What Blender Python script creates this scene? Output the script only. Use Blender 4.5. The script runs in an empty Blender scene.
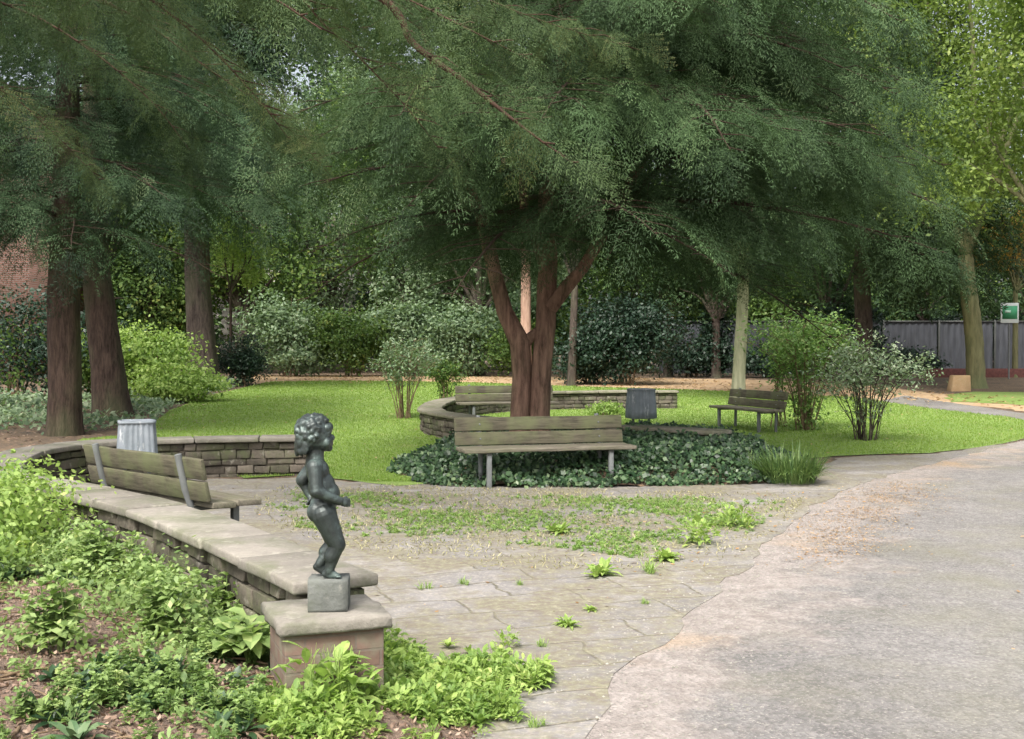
import bpy, bmesh, math, random
import numpy as np
from mathutils import Vector, Matrix, noise as mnoise
from mathutils.geometry import delaunay_2d_cdt
R = math.radians
scene = bpy.context.scene
# ------------------------------------------------------------ camera
F = 1138.0; CAMZ = 1.6; PITCH = math.atan((369.5-350)/F)
cam = bpy.data.objects.new('camera', bpy.data.cameras.new('camera'))
scene.collection.objects.link(cam)
cam.location = (0, 0, CAMZ); cam.rotation_euler = (R(90)-PITCH, 0, 0)
cam.data.lens = F*36/1024; cam.data.sensor_width = 36; cam.data.clip_end = 900; cam.data.clip_start = .05
cam.data.dof.use_dof = False
scene.camera = cam
# ------------------------------------------------------------ sky, sun, exposure
SUN_EL = 52; SUN_AZ = 200      # azimuth clockwise from +Y (the view direction)
w = bpy.data.worlds.new('World'); scene.world = w; w.use_nodes = True
nt = w.node_tree; bg = nt.nodes['Background']
sky = nt.nodes.new('ShaderNodeTexSky'); sky.sky_type = 'NISHITA'; sky.sun_disc = False
sky.sun_elevation = R(SUN_EL); sky.sun_rotation = R(SUN_AZ); sky.dust_density = 7; sky.air_density = 1.0; sky.ozone_density = .3
hs_ = nt.nodes.new('ShaderNodeHueSaturation'); hs_.inputs['Saturation'].default_value = .45; nt.links.new(sky.outputs[0], hs_.inputs['Color']); nt.links.new(hs_.outputs[0], bg.inputs[0]); bg.inputs[1].default_value = .15
sd = bpy.data.lights.new('sun', 'SUN'); sd.energy = 1.5; sd.angle = R(15); sd.color = (1, .965, .92)
sun = bpy.data.objects.new('sun', sd); scene.collection.objects.link(sun)
a, e = R(SUN_AZ), R(SUN_EL)
sdir = Vector((math.sin(a)*math.cos(e), math.cos(a)*math.cos(e), math.sin(e)))
sun.rotation_euler = (-sdir).to_track_quat('-Z', 'Y').to_euler()
sun.location = (5, -5, 20)
vs = scene.view_settings; vs.view_transform = 'Standard'; vs.look = 'None'; vs.gamma = 1; vs.use_curve_mapping = False
vs.exposure = 1.17
scene.cycles.use_denoising = True; scene.cycles.max_bounces = 4; scene.cycles.diffuse_bounces = 2
scene.cycles.transmission_bounces = 2; scene.cycles.glossy_bounces = 1

# ------------------------------------------------------------ helpers
rng = np.random.default_rng(7); random.seed(7)
C = scene.collection
def sm(a, b, x):
    t = np.clip((np.asarray(x, float)-a)/(b-a), 0, 1); return t*t*(3-2*t)
KN = np.arange(18, 49); KH = .5*sm(18, 48, KN)
def hgt(y): return np.interp(y, KN, KH)
def ray(px, py):
    c, s = math.cos(PITCH), math.sin(PITCH); u = py-369.5
    return np.array([px-512, F*c-u*s, -F*s-u*c])
def at(px, py, z=0.0):
    """ground point seen at a pixel, z above ground"""
    d = ray(px, py); y = 20.0
    for _ in range(40):
        h = float(hgt(y))+z; t = (h-CAMZ)/d[2]; y = y*.5+.5*min(d[1]*t, 90)
    t = y/d[1]
    return np.array([d[0]*t, y])
def P(px, py, Y):
    d = ray(px, py); t = Y/d[1]; return (d[0]*t, Y, CAMZ+d[2]*t)
def tag(o, label=None, cat=None, group=None, kind=None):
    if label: o['label'] = label
    if cat: o['category'] = cat
    if group: o['group'] = group
    if kind: o['kind'] = kind
    return o
def empty(name, loc=(0, 0, 0), rz=0, **k):
    o = bpy.data.objects.new(name, None); C.objects.link(o); o.location = loc; o.rotation_euler = (0, 0, rz)
    o.empty_display_size = .2
    return tag(o, **k)
def link(name, me, m, parent=None, bevel=0, smooth=False, seg=2):
    o = bpy.data.objects.new(name, me); C.objects.link(o)
    if m: me.materials.append(m)
    if parent: o.parent = parent
    if bevel:
        b = o.modifiers.new('bevel', 'BEVEL'); b.width = bevel; b.segments = seg; b.limit_method = 'ANGLE'
    if smooth:
        me.polygons.foreach_set('use_smooth', np.ones(len(me.polygons), bool))
    return o
def copy_tree(o, parent=None):
    c = o.copy(); C.objects.link(c); c.parent = parent
    for ch in list(o.children): copy_tree(ch, c)
    return c
def npmesh(name, V, Fs, tone=None):
    """V (n,3); Fs list of (m,k) arrays; tone per face"""
    me = bpy.data.meshes.new(name)
    V = np.ascontiguousarray(V, np.float32)
    me.vertices.add(len(V)); me.vertices.foreach_set('co', V.ravel())
    Fs = [f for f in Fs if len(f)]
    loops = np.concatenate([f.ravel() for f in Fs]).astype(np.int32)
    sizes = np.concatenate([np.full(len(f), f.shape[1]) for f in Fs])
    me.loops.add(len(loops)); me.loops.foreach_set('vertex_index', loops)
    me.polygons.add(len(sizes))
    me.polygons.foreach_set('loop_start', np.concatenate([[0], np.cumsum(sizes)[:-1]]).astype(np.int32))
    me.update(calc_edges=True)
    if tone is not None:
        at_ = me.attributes.new('tone', 'FLOAT', 'FACE'); at_.data.foreach_set('value', np.asarray(tone, np.float32))
    return me
class Geo:
    def __init__(s): s.V = []; s.Q = []; s.T = []; s.qt = []; s.tt = []; s.n = 0
    def add(s, V, Q=None, T=None, qt=.5, tt=.5):
        V = np.asarray(V, float).reshape(-1, 3); s.V.append(V)
        if Q is not None and len(Q):
            Q = np.asarray(Q, int); s.Q.append(Q+s.n); s.qt.append(np.broadcast_to(qt, len(Q)))
        if T is not None and len(T):
            T = np.asarray(T, int); s.T.append(T+s.n); s.tt.append(np.broadcast_to(tt, len(T)))
        s.n += len(V)
    def mesh(s, name):
        V = np.concatenate(s.V); Fs = []; t = []
        if s.Q: Fs.append(np.concatenate(s.Q)); t += s.qt
        if s.T: Fs.append(np.concatenate(s.T)); t += s.tt
        return npmesh(name, V, Fs, np.concatenate(t))
    def obj(s, name, m, parent=None, **k): return link(name, s.mesh(name), m, parent, **k)
    def box(s, c, size, rz=0, M=None, jit=0, tone=.5):
        x, y, z = [v/2 for v in size]
        v = np.array([[i*x, j*y, k*z] for k in (-1, 1) for j in (-1, 1) for i in (-1, 1)], float)
        if jit: v += rng.uniform(-jit, jit, v.shape)
        if M is not None: v = v@np.array(M).T
        ca, sa = math.cos(rz), math.sin(rz)
        v = v@np.array([[ca, sa, 0], [-sa, ca, 0], [0, 0, 1]])+np.array(c)
        s.add(v, [[0, 2, 3, 1], [4, 5, 7, 6], [0, 1, 5, 4], [2, 6, 7, 3], [0, 4, 6, 2], [1, 3, 7, 5]], qt=tone)
    def hexa(s, v, tone=.5):      # 8 verts bottom ring 4, top ring 4
        s.add(v, [[3, 2, 1, 0], [4, 5, 6, 7], [0, 1, 5, 4], [1, 2, 6, 5], [2, 3, 7, 6], [3, 0, 4, 7]], qt=tone)
    def tube(s, path, rad, n=8, jit=0, flute=0, cap=True, tone=.5):
        p = np.asarray(path, float); m = len(p); rad = np.broadcast_to(rad, m)
        t = np.gradient(p, axis=0); t /= np.linalg.norm(t, axis=1)[:, None]+1e-9
        ref = np.array([1., 0, 0]) if abs(t[:, 2]).mean() > .6 else np.array([0, 0, 1.])
        u = np.cross(t, ref); u /= np.linalg.norm(u, axis=1)[:, None]+1e-9; v = np.cross(t, u)
        an = np.linspace(0, 2*math.pi, n, endpoint=False)
        rr = rad[:, None]*np.ones((1, n))
        if flute: rr = rr*(1+flute*np.sin(an*5+1)[None]*.6+flute*np.sin(an*3+p[:, 2:3]*.9)+flute*.4*np.sin(an*9+2))
        if jit: rr = rr*(1+rng.uniform(-jit, jit, rr.shape))
        V = p[:, None]+rr[..., None]*(np.cos(an)[None, :, None]*u[:, None]+np.sin(an)[None, :, None]*v[:, None])
        i = np.arange(m-1)[:, None]*n; j = np.arange(n)[None]; k = (j+1) % n
        Q = np.stack([i+j, i+k, i+n+k, i+n+j], -1).reshape(-1, 4)
        s.add(V.reshape(-1, 3), Q, qt=tone)
        if cap:
            s.add(np.vstack([V[-1], p[-1:]]), T=[[q, (q+1) % n, n] for q in range(n)], tt=tone)
    def diamonds(s, B, D, L, W, N, tone=.5, mid=.45):
        B = np.asarray(B); D = np.asarray(D); n = len(B)
        L = np.broadcast_to(L, n)[:, None]; W = np.broadcast_to(W, n)[:, None]
        S = np.cross(N, D); S /= np.linalg.norm(S, axis=1)[:, None]+1e-9
        V = np.stack([B, B+D*L*mid+S*W/2, B+D*L, B+D*L*mid-S*W/2], 1)
        s.add(V.reshape(-1, 3), np.arange(4*n).reshape(n, 4), qt=tone)
    def inst(s, proto, pos, D, U, sc, tone):
        """instances of a proto (V,Q): x axis -> D, z axis ~ U"""
        V, Q = proto; pos = np.asarray(pos); n = len(pos)
        D = D/(np.linalg.norm(D, axis=1)[:, None]+1e-9)
        Y = np.cross(U, D); Y /= np.linalg.norm(Y, axis=1)[:, None]+1e-9; Z = np.cross(D, Y)
        M = np.stack([D, Y, Z], -1)                # columns
        W = np.einsum('nij,vj->nvi', M, V)*np.broadcast_to(sc, n)[:, None, None]+pos[:, None]
        s.add(W.reshape(-1, 3), (Q[None]+np.arange(n)[:, None, None]*len(V)).reshape(-1, 4),
              qt=np.clip(np.repeat(tone, len(Q))+rng.uniform(-.12, .12, n*len(Q)), 0, 1))
def unit(v): return v/(np.linalg.norm(v, axis=-1, keepdims=True)+1e-9)
def rdir(n): return unit(rng.normal(size=(n, 3)))

# ------------------------------------------------------------ materials
def lin(c):   # sRGB 0..255 -> linear
    return tuple((v/255/12.92 if v/255 <= .04045 else ((v/255+.055)/1.055)**2.4) for v in c)+(1,)
class Mat:
    def __init__(s, name):
        s.m = bpy.data.materials.new(name); s.m.use_nodes = True; s.t = s.m.node_tree
        s.b = s.t.nodes['Principled BSDF']; s.tc = s.t.nodes.new('ShaderNodeTexCoord')
    def n(s, ty, **k):
        x = s.t.nodes.new(ty)
        for a_, b_ in k.items():
            if a_[0] == '_': setattr(x, a_[1:], b_)
            else: x.inputs[a_.replace('__', ' ')].default_value = b_
        return x
    def l(s, o, i): s.t.links.new(o, i)
    def co(s, scale=(1, 1, 1), rot=(0, 0, 0), src='Object', gl=False):
        mp = s.n('ShaderNodeMapping'); mp.inputs['Scale'].default_value = scale; mp.inputs['Rotation'].default_value = rot
        if gl:
            g = s.n('ShaderNodeNewGeometry'); s.l(g.outputs['Position'], mp.inputs[0])
        else: s.l(s.tc.outputs[src], mp.inputs[0])
        return mp.outputs[0]
    def noise(s, co, sc, det=4, rough=.6, dist=0):
        x = s.n('ShaderNodeTexNoise', Scale=sc, Detail=det, Roughness=rough, Distortion=dist); s.l(co, x.inputs['Vector']); return x.outputs['Fac']
    def ramp(s, f, stops):
        x = s.n('ShaderNodeValToRGB'); e_ = x.color_ramp.elements
        while len(e_) < len(stops): e_.new(.5)
        for q, (p, c) in zip(e_, stops): q.position = p; q.color = c if len(c) == 4 else (*c, 1)
        s.l(f, x.inputs[0]); return x.outputs[0]
    def mix(s, f, a_, b_, mode='MIX'):
        x = s.n('ShaderNodeMix', _data_type='RGBA', _blend_type=mode)
        for v, i in ((f, x.inputs['Factor']), (a_, x.inputs['A']), (b_, x.inputs['B'])):
            if hasattr(v, 'links') or hasattr(v, 'is_linked'): s.l(v, i)
            else: i.default_value = v
        # colour sockets sit at index 6,7
        return x.outputs[2]
    def cmix(s, f, a_, b_, mode='MIX'):
        x = s.n('ShaderNodeMix', _data_type='RGBA', _blend_type=mode)
        for v, i in ((f, x.inputs[0]), (a_, x.inputs[6]), (b_, x.inputs[7])):
            if isinstance(v, (int, float, tuple)): i.default_value = v
            else: s.l(v, i)
        return x.outputs[2]
    def math(s, op, a_, b_=0.0, clamp=False):
        x = s.n('ShaderNodeMath', _operation=op, _use_clamp=clamp)
        for v, i in ((a_, x.inputs[0]), (b_, x.inputs[1])):
            if isinstance(v, (int, float)): i.default_value = v
            else: s.l(v, i)
        return x.outputs[0]
    def col(s, c): 
        if isinstance(c, tuple): s.b.inputs['Base Color'].default_value = c
        else: s.l(c, s.b.inputs['Base Color'])
    def bump(s, f, st=.5, dist=.02):
        x = s.n('ShaderNodeBump', Strength=st, Distance=dist); s.l(f, x.inputs['Height']); s.l(x.outputs[0], s.b.inputs['Normal'])
    def attr(s, nm): return s.n('ShaderNodeAttribute', _attribute_name=nm).outputs['Fac']
    def rough(s, v): s.b.inputs['Roughness'].default_value = v
def leafmat(name, c0, c1, c2=None, trans=.35, rough=.55, clump=1.2, spec=.35):
    """c0 dark .. c1 light .. c2 rare odd colour; natural variation leaf by leaf and clump by clump"""
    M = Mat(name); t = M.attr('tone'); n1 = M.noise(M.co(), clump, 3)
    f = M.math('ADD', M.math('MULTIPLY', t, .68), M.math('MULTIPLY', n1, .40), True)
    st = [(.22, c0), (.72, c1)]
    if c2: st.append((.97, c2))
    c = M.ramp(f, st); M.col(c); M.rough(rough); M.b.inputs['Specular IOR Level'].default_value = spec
    tr = M.n('ShaderNodeBsdfTranslucent'); M.l(M.cmix(.5, c, (c1[0]*1.3, c1[1]*1.5, c1[2]*.6, 1)), tr.inputs[0])
    ms = M.n('ShaderNodeMixShader'); ms.inputs[0].default_value = trans
    out = M.t.nodes['Material Output']; M.l(M.b.outputs[0], ms.inputs[1]); M.l(tr.outputs[0], ms.inputs[2]); M.l(ms.outputs[0], out.inputs[0])
    return M.m
def L(*c): return lin(c)
m_yew = leafmat('yew_needles', (.011, .024, .011, 1), (.078, .135, .056, 1), (.15, .20, .09, 1), .2, .6, 1.3, .15)
m_yewn = leafmat('conifer_needles', (.013, .026, .011, 1), (.082, .128, .048, 1), (.17, .18, .07, 1), .22, .6, 2.0, .15)
m_con = leafmat('dark_conifer_needles', (.008, .019, .010, 1), (.058, .105, .048, 1), (.11, .15, .07, 1), .2, .6, 1.0, .15)
m_dark = leafmat('dark_evergreen_leaves', (.010, .025, .015, 1), (.03, .06, .035, 1), None, .15, .45)
m_dkwood = leafmat('distant_wood_leaves', (.015, .035, .015, 1), (.06, .11, .045, 1), (.14, .17, .06, 1), .25, .6, .5, .15)
m_lime = leafmat('yellow_green_leaves', (.055, .10, .022, 1), (.21, .29, .065, 1), (.42, .45, .15, 1), .42)
m_aut = leafmat('autumn_leaves', (.10, .12, .03, 1), (.42, .26, .05, 1), (.5, .22, .06, 1), .4)
m_mid = leafmat('mid_green_leaves', (.03, .07, .022, 1), (.13, .21, .055, 1), (.34, .33, .09, 1), .4, .6, spec=.2)
m_grey = leafmat('grey_green_leaves', (.055, .10, .055, 1), (.22, .31, .17, 1), (.42, .46, .32, 1), .35, .5, spec=.4)
m_bright = leafmat('fresh_green_leaves', (.12, .21, .05, 1), (.32, .44, .12, 1), (.50, .54, .20, 1), .4, clump=3)
m_shrub = leafmat('light_shrub_leaves', (.07, .14, .04, 1), (.20, .32, .10, 1), (.36, .42, .16, 1), .4)
m_weed = leafmat('weed_leaves', (.09, .155, .045, 1), (.27, .375, .13, 1), (.46, .47, .20, 1), .35, clump=3)
m_ivy = leafmat('ivy_leaves', (.012, .032, .013, 1), (.062, .118, .048, 1), (.2, .26, .13, 1), .12, .4, spec=.4)
m_silver = leafmat('silvery_leaves', (.10, .16, .09, 1), (.30, .38, .24, 1), (.5, .52, .38, 1), .3)
m_grass = leafmat('grass_blades', (.14, .225, .042, 1), (.22, .33, .068, 1), (.32, .37, .12, 1), .4, clump=.8, spec=.15)
m_tuft = leafmat('weedy_grass', (.12, .22, .05, 1), (.27, .40, .11, 1), (.45, .42, .20, 1), .35)
m_mulch = leafmat('brown_mulch', (.10, .06, .042, 1), (.27, .185, .135, 1), (.42, .32, .24, 1), .05)
m_dry = leafmat('dry_leaves', (.16, .09, .04, 1), (.42, .27, .13, 1), (.5, .40, .22, 1), .15)

def bark(name, c0, c1, sc=7, st=.8, green=0):
    M = Mat(name); co = M.co((1, 1, .22)); a_ = M.noise(co, sc, 6, .7, .4); b_ = M.noise(M.co((1, 1, .1)), sc*3, 4, .7)
    f = M.math('ADD', M.math('MULTIPLY', a_, .7), M.math('MULTIPLY', b_, .3))
    c = M.ramp(f, [(.34, c0), (.62, c1)])
    if green:
        g = M.ramp(M.noise(M.co((.8, .8, .5)), 1.3, 3), [(.45, (0, 0, 0)), (.65, (1, 1, 1))])
        c = M.cmix(M.math('MULTIPLY', g, green), c, (.10, .13, .06, 1))
    M.col(c); M.rough(.9); M.bump(f, st, .06); M.b.inputs['Specular IOR Level'].default_value = .2
    return M.m
m_barkyew = bark('red_brown_bark', (.055, .032, .024, 1), (.31, .19, .14, 1), 10, 1, .3)
m_bark = bark('brown_bark', (.016, .011, .009, 1), (.105, .072, .058, 1), 12, 1, .35)
m_barkg = bark('grey_brown_bark', (.018, .014, .012, 1), (.105, .082, .070, 1), 11, 1, .3)
m_barkp = bark('pale_bark', (.17, .17, .11, 1), (.36, .35, .25, 1), 5, .4, .3)
m_barko = bark('mossy_bark', (.08, .08, .04, 1), (.22, .21, .11, 1), 6, .6, .6)
m_branch = bark('dark_branch_bark', (.022, .015, .011, 1), (.06, .04, .028, 1), 16, .4)
m_branch2 = bark('red_brown_bough_bark', (.025, .016, .011, 1), (.085, .05, .035, 1), 14, .5)
m_twig = bark('twig_bark', (.09, .06, .035, 1), (.22, .16, .10, 1), 20, .3)

def stone(name, c0, c1, moss=.4, sc=3):
    M = Mat(name); g = M.co(gl=True); a_ = M.noise(g, sc, 8, .65); b_ = M.noise(g, 34, 5, .7)
    t = M.attr('tone')
    f = M.math('ADD', M.math('MULTIPLY', a_, .5), M.math('ADD', M.math('MULTIPLY', b_, .28), M.math('MULTIPLY', t, .25)))
    c = M.ramp(f, [(.34, c0), (.68, c1)])
    mo = M.ramp(M.noise(g, 2.2, 6, .7), [(.47, (0, 0, 0)), (.62, (1, 1, 1))])
    c = M.cmix(M.math('MULTIPLY', mo, moss), c, (.10, .12, .055, 1))
    sp = M.ramp(M.noise(g, 11, 4, .6), [(.58, (0, 0, 0)), (.68, (1, 1, 1))])
    c = M.cmix(M.math('MULTIPLY', sp, .3), c, (.42, .40, .34, 1))
    M.col(c); M.rough(.92); M.bump(M.math('ADD', a_, M.math('MULTIPLY', b_, .5)), .6, .02); M.b.inputs['Specular IOR Level'].default_value = .2
    return M.m
m_wall = stone('rubble_stone', (.045, .04, .032, 1), (.165, .142, .115, 1), .7, 5)
m_mortar = stone('mortar', (.05, .045, .035, 1), (.12, .10, .08, 1), .5, 5)
m_cap = stone('coping_stone', (.15, .138, .118, 1), (.315, .29, .25, 1), .5, 2)
m_cap2 = stone('mossy_coping_stone', (.13, .12, .09, 1), (.26, .24, .19, 1), .6, 2)
m_plcap = stone('plinth_slab_stone', (.13, .12, .10, 1), (.28, .26, .225, 1), .45, 6)
m_block = stone('grey_stone', (.20, .19, .17, 1), (.36, .34, .30, 1), .3, 4)

def wood(name, c0, c1, green=.5, ax=0):
    M = Mat(name); s_ = [9, 9, 9]; s_[ax] = .9
    a_ = M.noise(M.co(tuple(s_)), 4, 6, .7, .6); b_ = M.noise(M.co((1, 1, 1)), 3, 4)
    c = M.ramp(a_, [(.32, c0), (.66, c1)])
    g = M.ramp(b_, [(.4, (0, 0, 0)), (.62, (1, 1, 1))])
    c = M.cmix(M.math('MULTIPLY', g, green), c, (.12, .135, .065, 1))
    M.col(c); M.rough(.85); M.bump(a_, .5, .006); M.b.inputs['Specular IOR Level'].default_value = .25
    return M.m
m_wood = wood('weathered_bench_wood', (.038, .034, .024, 1), (.125, .112, .078, 1), .75)
m_woodd = wood('worn_grey_seat_wood', (.075, .065, .05, 1), (.20, .18, .14, 1), .4)
def plain(name, c, rough=.6, metal=0, var=.25, sc=6, bumps=.15):
    M = Mat(name); n_ = M.noise(M.co(), sc, 6, .65)
    M.col(M.ramp(n_, [(.3, tuple(v*(1-var) for v in c[:3])), (.7, tuple(min(1, v*(1+var)) for v in c[:3]))]))
    M.rough(rough); M.b.inputs['Metallic'].default_value = metal; M.bump(n_, bumps, .01); return M.m
m_steel = plain('galvanised_steel', (.15, .16, .158, 1), .7, .1)
m_darksteel = plain('dark_painted_steel', (.06, .065, .06, 1), .5, .2)

# ------------------------------------------------------------ ground sheets
def densify(pts, step=.35, jit=0):
    pts = [np.asarray(p, float)[:2] for p in pts]; out = []
    for i, p in enumerate(pts):
        q = pts[(i+1) % len(pts)]; d = np.linalg.norm(q-p); n = max(1, int(d/step)) if max(abs(p).max(), abs(q).max()) < 70 else 1
        for k in range(n): out.append(p+(q-p)*k/n)
    out = np.array(out)
    if jit:
        for k, p in enumerate(out):
            out[k] += jit*np.array([mnoise.noise(Vector((p[0]*2.1, p[1]*2.1, 3))), mnoise.noise(Vector((p[0]*2.1, p[1]*2.1, 9)))])*2
            out[k] += jit*.5*np.array([mnoise.noise(Vector((p[0]*7, p[1]*7, 3))), mnoise.noise(Vector((p[0]*7, p[1]*7, 9)))])*2
    return out
def sheet(name, pts, off, m, step=.35, jit=0, label=None, thick=0):
    pp = densify(pts, step, jit); bm = bmesh.new(); n_ = len(pp)
    vo, eo, fo = delaunay_2d_cdt([Vector(p) for p in pp], [(i_, (i_+1) % n_) for i_ in range(n_)], [], 2, 1e-5)[:3]
    vs_ = [bm.verts.new((p[0], p[1], 0)) for p in vo]
    for f in fo:
        cx, cy = sum(vo[i_][0] for i_ in f)/len(f), sum(vo[i_][1] for i_ in f)/len(f)
        if polydist(pp, np.array([cx]), np.array([cy]))[0] > -1e-4: bm.faces.new([vs_[i_] for i_ in f])
    y0, y1 = pp[:, 1].min(), pp[:, 1].max()
    for k in KN:
        if y0 < k < y1:
            bmesh.ops.bisect_plane(bm, geom=bm.verts[:]+bm.edges[:]+bm.faces[:], plane_co=(0, float(k), 0), plane_no=(0, 1, 0), dist=1e-5)
    for v in bm.verts: v.co.z = float(hgt(v.co.y))+off
    for f in bm.faces:
        f.normal_update()
        if f.normal.z < 0: f.normal_flip()
    if thick:
        ed = [e_ for e_ in bm.edges if len(e_.link_faces) == 1]
        r_ = bmesh.ops.extrude_edge_only(bm, edges=ed)
        for v in r_['geom']:
            if isinstance(v, bmesh.types.BMVert): v.co.z -= thick
    me = bpy.data.meshes.new(name); bm.to_mesh(me); bm.free()
    o = link(name, me, m); tag(o, kind='structure'); return o
def polydist(pts, x, y):
    """signed distance (positive inside) of arrays x,y to polygon"""
    pts = np.asarray(pts, float); q = np.roll(pts, -1, 0); d = np.full(x.shape, 1e9); ins = np.zeros(x.shape, bool)
    for (ax, ay), (bx, by) in zip(pts, q):
        ex, ey = bx-ax, by-ay; t = np.clip(((x-ax)*ex+(y-ay)*ey)/(ex*ex+ey*ey+1e-12), 0, 1)
        d = np.minimum(d, np.hypot(x-ax-t*ex, y-ay-t*ey))
        c = ((ay > y) != (by > y)) & (x < (bx-ax)*(y-ay)/(by-ay+1e-12)+ax); ins ^= c
    return np.where(ins, d, -d)
def A(*ps): return [at(x, y) for x, y in ps]

# base ground: soil and leaf litter out to the horizon
M = Mat('soil_and_leaf_litter'); g = M.co(gl=True)
c = M.ramp(M.noise(g, .7, 6, .65), [(.35, (.05, .04, .028, 1)), (.6, (.12, .085, .055, 1)), (.75, (.20, .14, .085, 1))])
c = M.cmix(M.ramp(M.noise(g, 9, 5, .8), [(.5, (0, 0, 0)), (.62, (1, 1, 1))]), c, (.24, .155, .085, 1))
M.col(c); M.rough(.95); M.bump(M.noise(g, 14, 6, .8), .8, .04); m_soil = M.m
sheet('ground', [(-300, -40), (300, -40), (300, 600), (-300, 600)], 0, m_soil)
# lawn
M = Mat('lawn_turf'); g = M.co(gl=True)
n1 = M.noise(g, .5, 5, .6); n2 = M.noise(g, 22, 5, .8)
c = M.ramp(M.math('ADD', M.math('MULTIPLY', n1, .6), M.math('MULTIPLY', n2, .4)), [(.33, (.135, .215, .042, 1)), (.66, (.205, .30, .065, 1))])
c = M.cmix(M.ramp(M.noise(g, 1.3, 4), [(.55, (0, 0, 0)), (.72, (.7, .7, .7))]), c, (.22, .23, .08, 1))
M.col(c); M.rough(.9); M.bump(n2, .7, .04); m_turf = M.m
LAWN = A((248, 479), (300, 476), (350, 481), (400, 487), (520, 478), (640, 470), (780, 462), (835, 457), (870, 455), (925, 454), (965, 450), (1003, 444), (1030, 438), (1100, 427),
         (1090, 425), (1030, 421), (1000, 416), (950, 411), (905, 405), (850, 397), (790, 395), (740, 392), (690, 390), (620, 388), (560, 386), (480, 383), (400, 381.5), (330, 381), (270, 382),
         (235, 390), (205, 397), (168, 412), (150, 425), (120, 436), (80, 440), (60, 452))
sheet('lawn', LAWN, .014, m_turf, jit=.06)
# tan leaf covered path along the far edge
M = Mat('leaf_strewn_path'); g = M.co(gl=True)
c = M.ramp(M.noise(g, 1.1, 6, .7), [(.3, (.24, .17, .10, 1)), (.62, (.42, .31, .19, 1))])
M.col(M.cmix(M.ramp(M.noise(g, 12, 5, .8), [(.5, (0, 0, 0)), (.6, (1, 1, 1))]), c, (.40, .24, .11, 1))); M.rough(.95); m_litter = M.m
sheet('leaf_strewn_path', A((250, 384), (330, 382.5), (480, 384.5), (620, 389), (740, 393.5), (850, 399), (905, 407), (960, 404), (1030, 412), (1100, 416), (1090, 404), (1000, 399), (930, 393), (880, 386), (760, 380), (640, 378), (480, 375.5), (250, 375)), .004, m_litter, jit=.15)
# grass verge by the right hand tree
sheet('grass_verge', A((950, 402), (1000, 404), (1100, 410), (1100, 396), (1020, 392.5), (975, 392), (945, 395)), .012, m_turf, jit=.08)

# asphalt / fine gravel path
def path_mat(name, dust):
    M = Mat(name); g = M.co(gl=True)
    n1 = M.noise(g, .55, 5, .55); n2 = M.noise(g, 55, 4, .8); n3 = M.noise(g, 7, 5, .7)
    c = M.ramp(M.math('ADD', M.math('MULTIPLY', n1, .55), M.math('MULTIPLY', n3, .45)), [(.36, (.150, .143, .136, 1)), (.64, (.275, .264, .252, 1))])
    vo = M.n('ShaderNodeTexVoronoi', Scale=52.0); M.l(g, vo.inputs['Vector'])
    sp = M.ramp(vo.outputs['Color'], [(.25, (.6, .6, .6)), (.8, (1, 1, 1))])
    c = M.cmix(.75, c, sp, 'MULTIPLY')
    c = M.cmix(M.ramp(n2, [(.55, (0, 0, 0)), (.68, (1, 1, 1))]), c, (.40, .37, .33, 1))
    # thin green film
    c = M.cmix(M.ramp(M.noise(g, .8, 3), [(.48, (0, 0, 0)), (.68, (.45, .45, .45))]), c, (.20, .195, .13, 1))
    if dust:
        fd = M.attr('fade')
        d = M.math('ADD', M.math('SUBTRACT', 1.0, fd), M.math('MULTIPLY', M.math('SUBTRACT', M.noise(g, 1.3, 7, .75), .5), 2.4))
        dc = M.ramp(n3, [(.3, (.24, .21, .188, 1)), (.65, (.385, .345, .315, 1))])
        pat = M.ramp(M.noise(g, .45, 3), [(.53, (0, 0, 0)), (.66, (.7, .7, .7))])
        dc = M.cmix(pat, dc, (.47, .33, .19, 1)); dc = M.cmix(.6, dc, sp, 'MULTIPLY')
        c = M.cmix(M.math('MULTIPLY', M.ramp(d, [(.35, (0, 0, 0)), (.8, (1, 1, 1))]), M.ramp(fd, [(.7, (.95, .95, .95)), (1, (0, 0, 0))])), c, dc)
    M.col(c); M.rough(.9); M.bump(M.math('ADD', M.math('MULTIPLY', vo.outputs['Distance'], .8), n2), .8, .012); M.b.inputs['Specular IOR Level'].default_value = .25
    return M.m
EDGE = A((572, 760), (600, 706), (645, 655), (702, 604), (758, 556), (800, 518), (850, 487), (900, 472), (960, 457), (1010, 445), (1060, 435), (1120, 426))
PATH = [(-.2, -5), (-.1, 1.5), (.1, 3.6)]+EDGE+[(22, 27), (40, 27), (40, -5)]
sheet('path', PATH, .004, path_mat('gravelly_asphalt', False), jit=.03)
# back arm of the path
sheet('back_path', A((1100, 426), (1030, 421.5), (1000, 416.5), (950, 411.5), (905, 405.5), (880, 401.5), (905, 396), (945, 402), (1030, 415), (1100, 421)), .016, path_mat('far_path', False), jit=.05)
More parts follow.
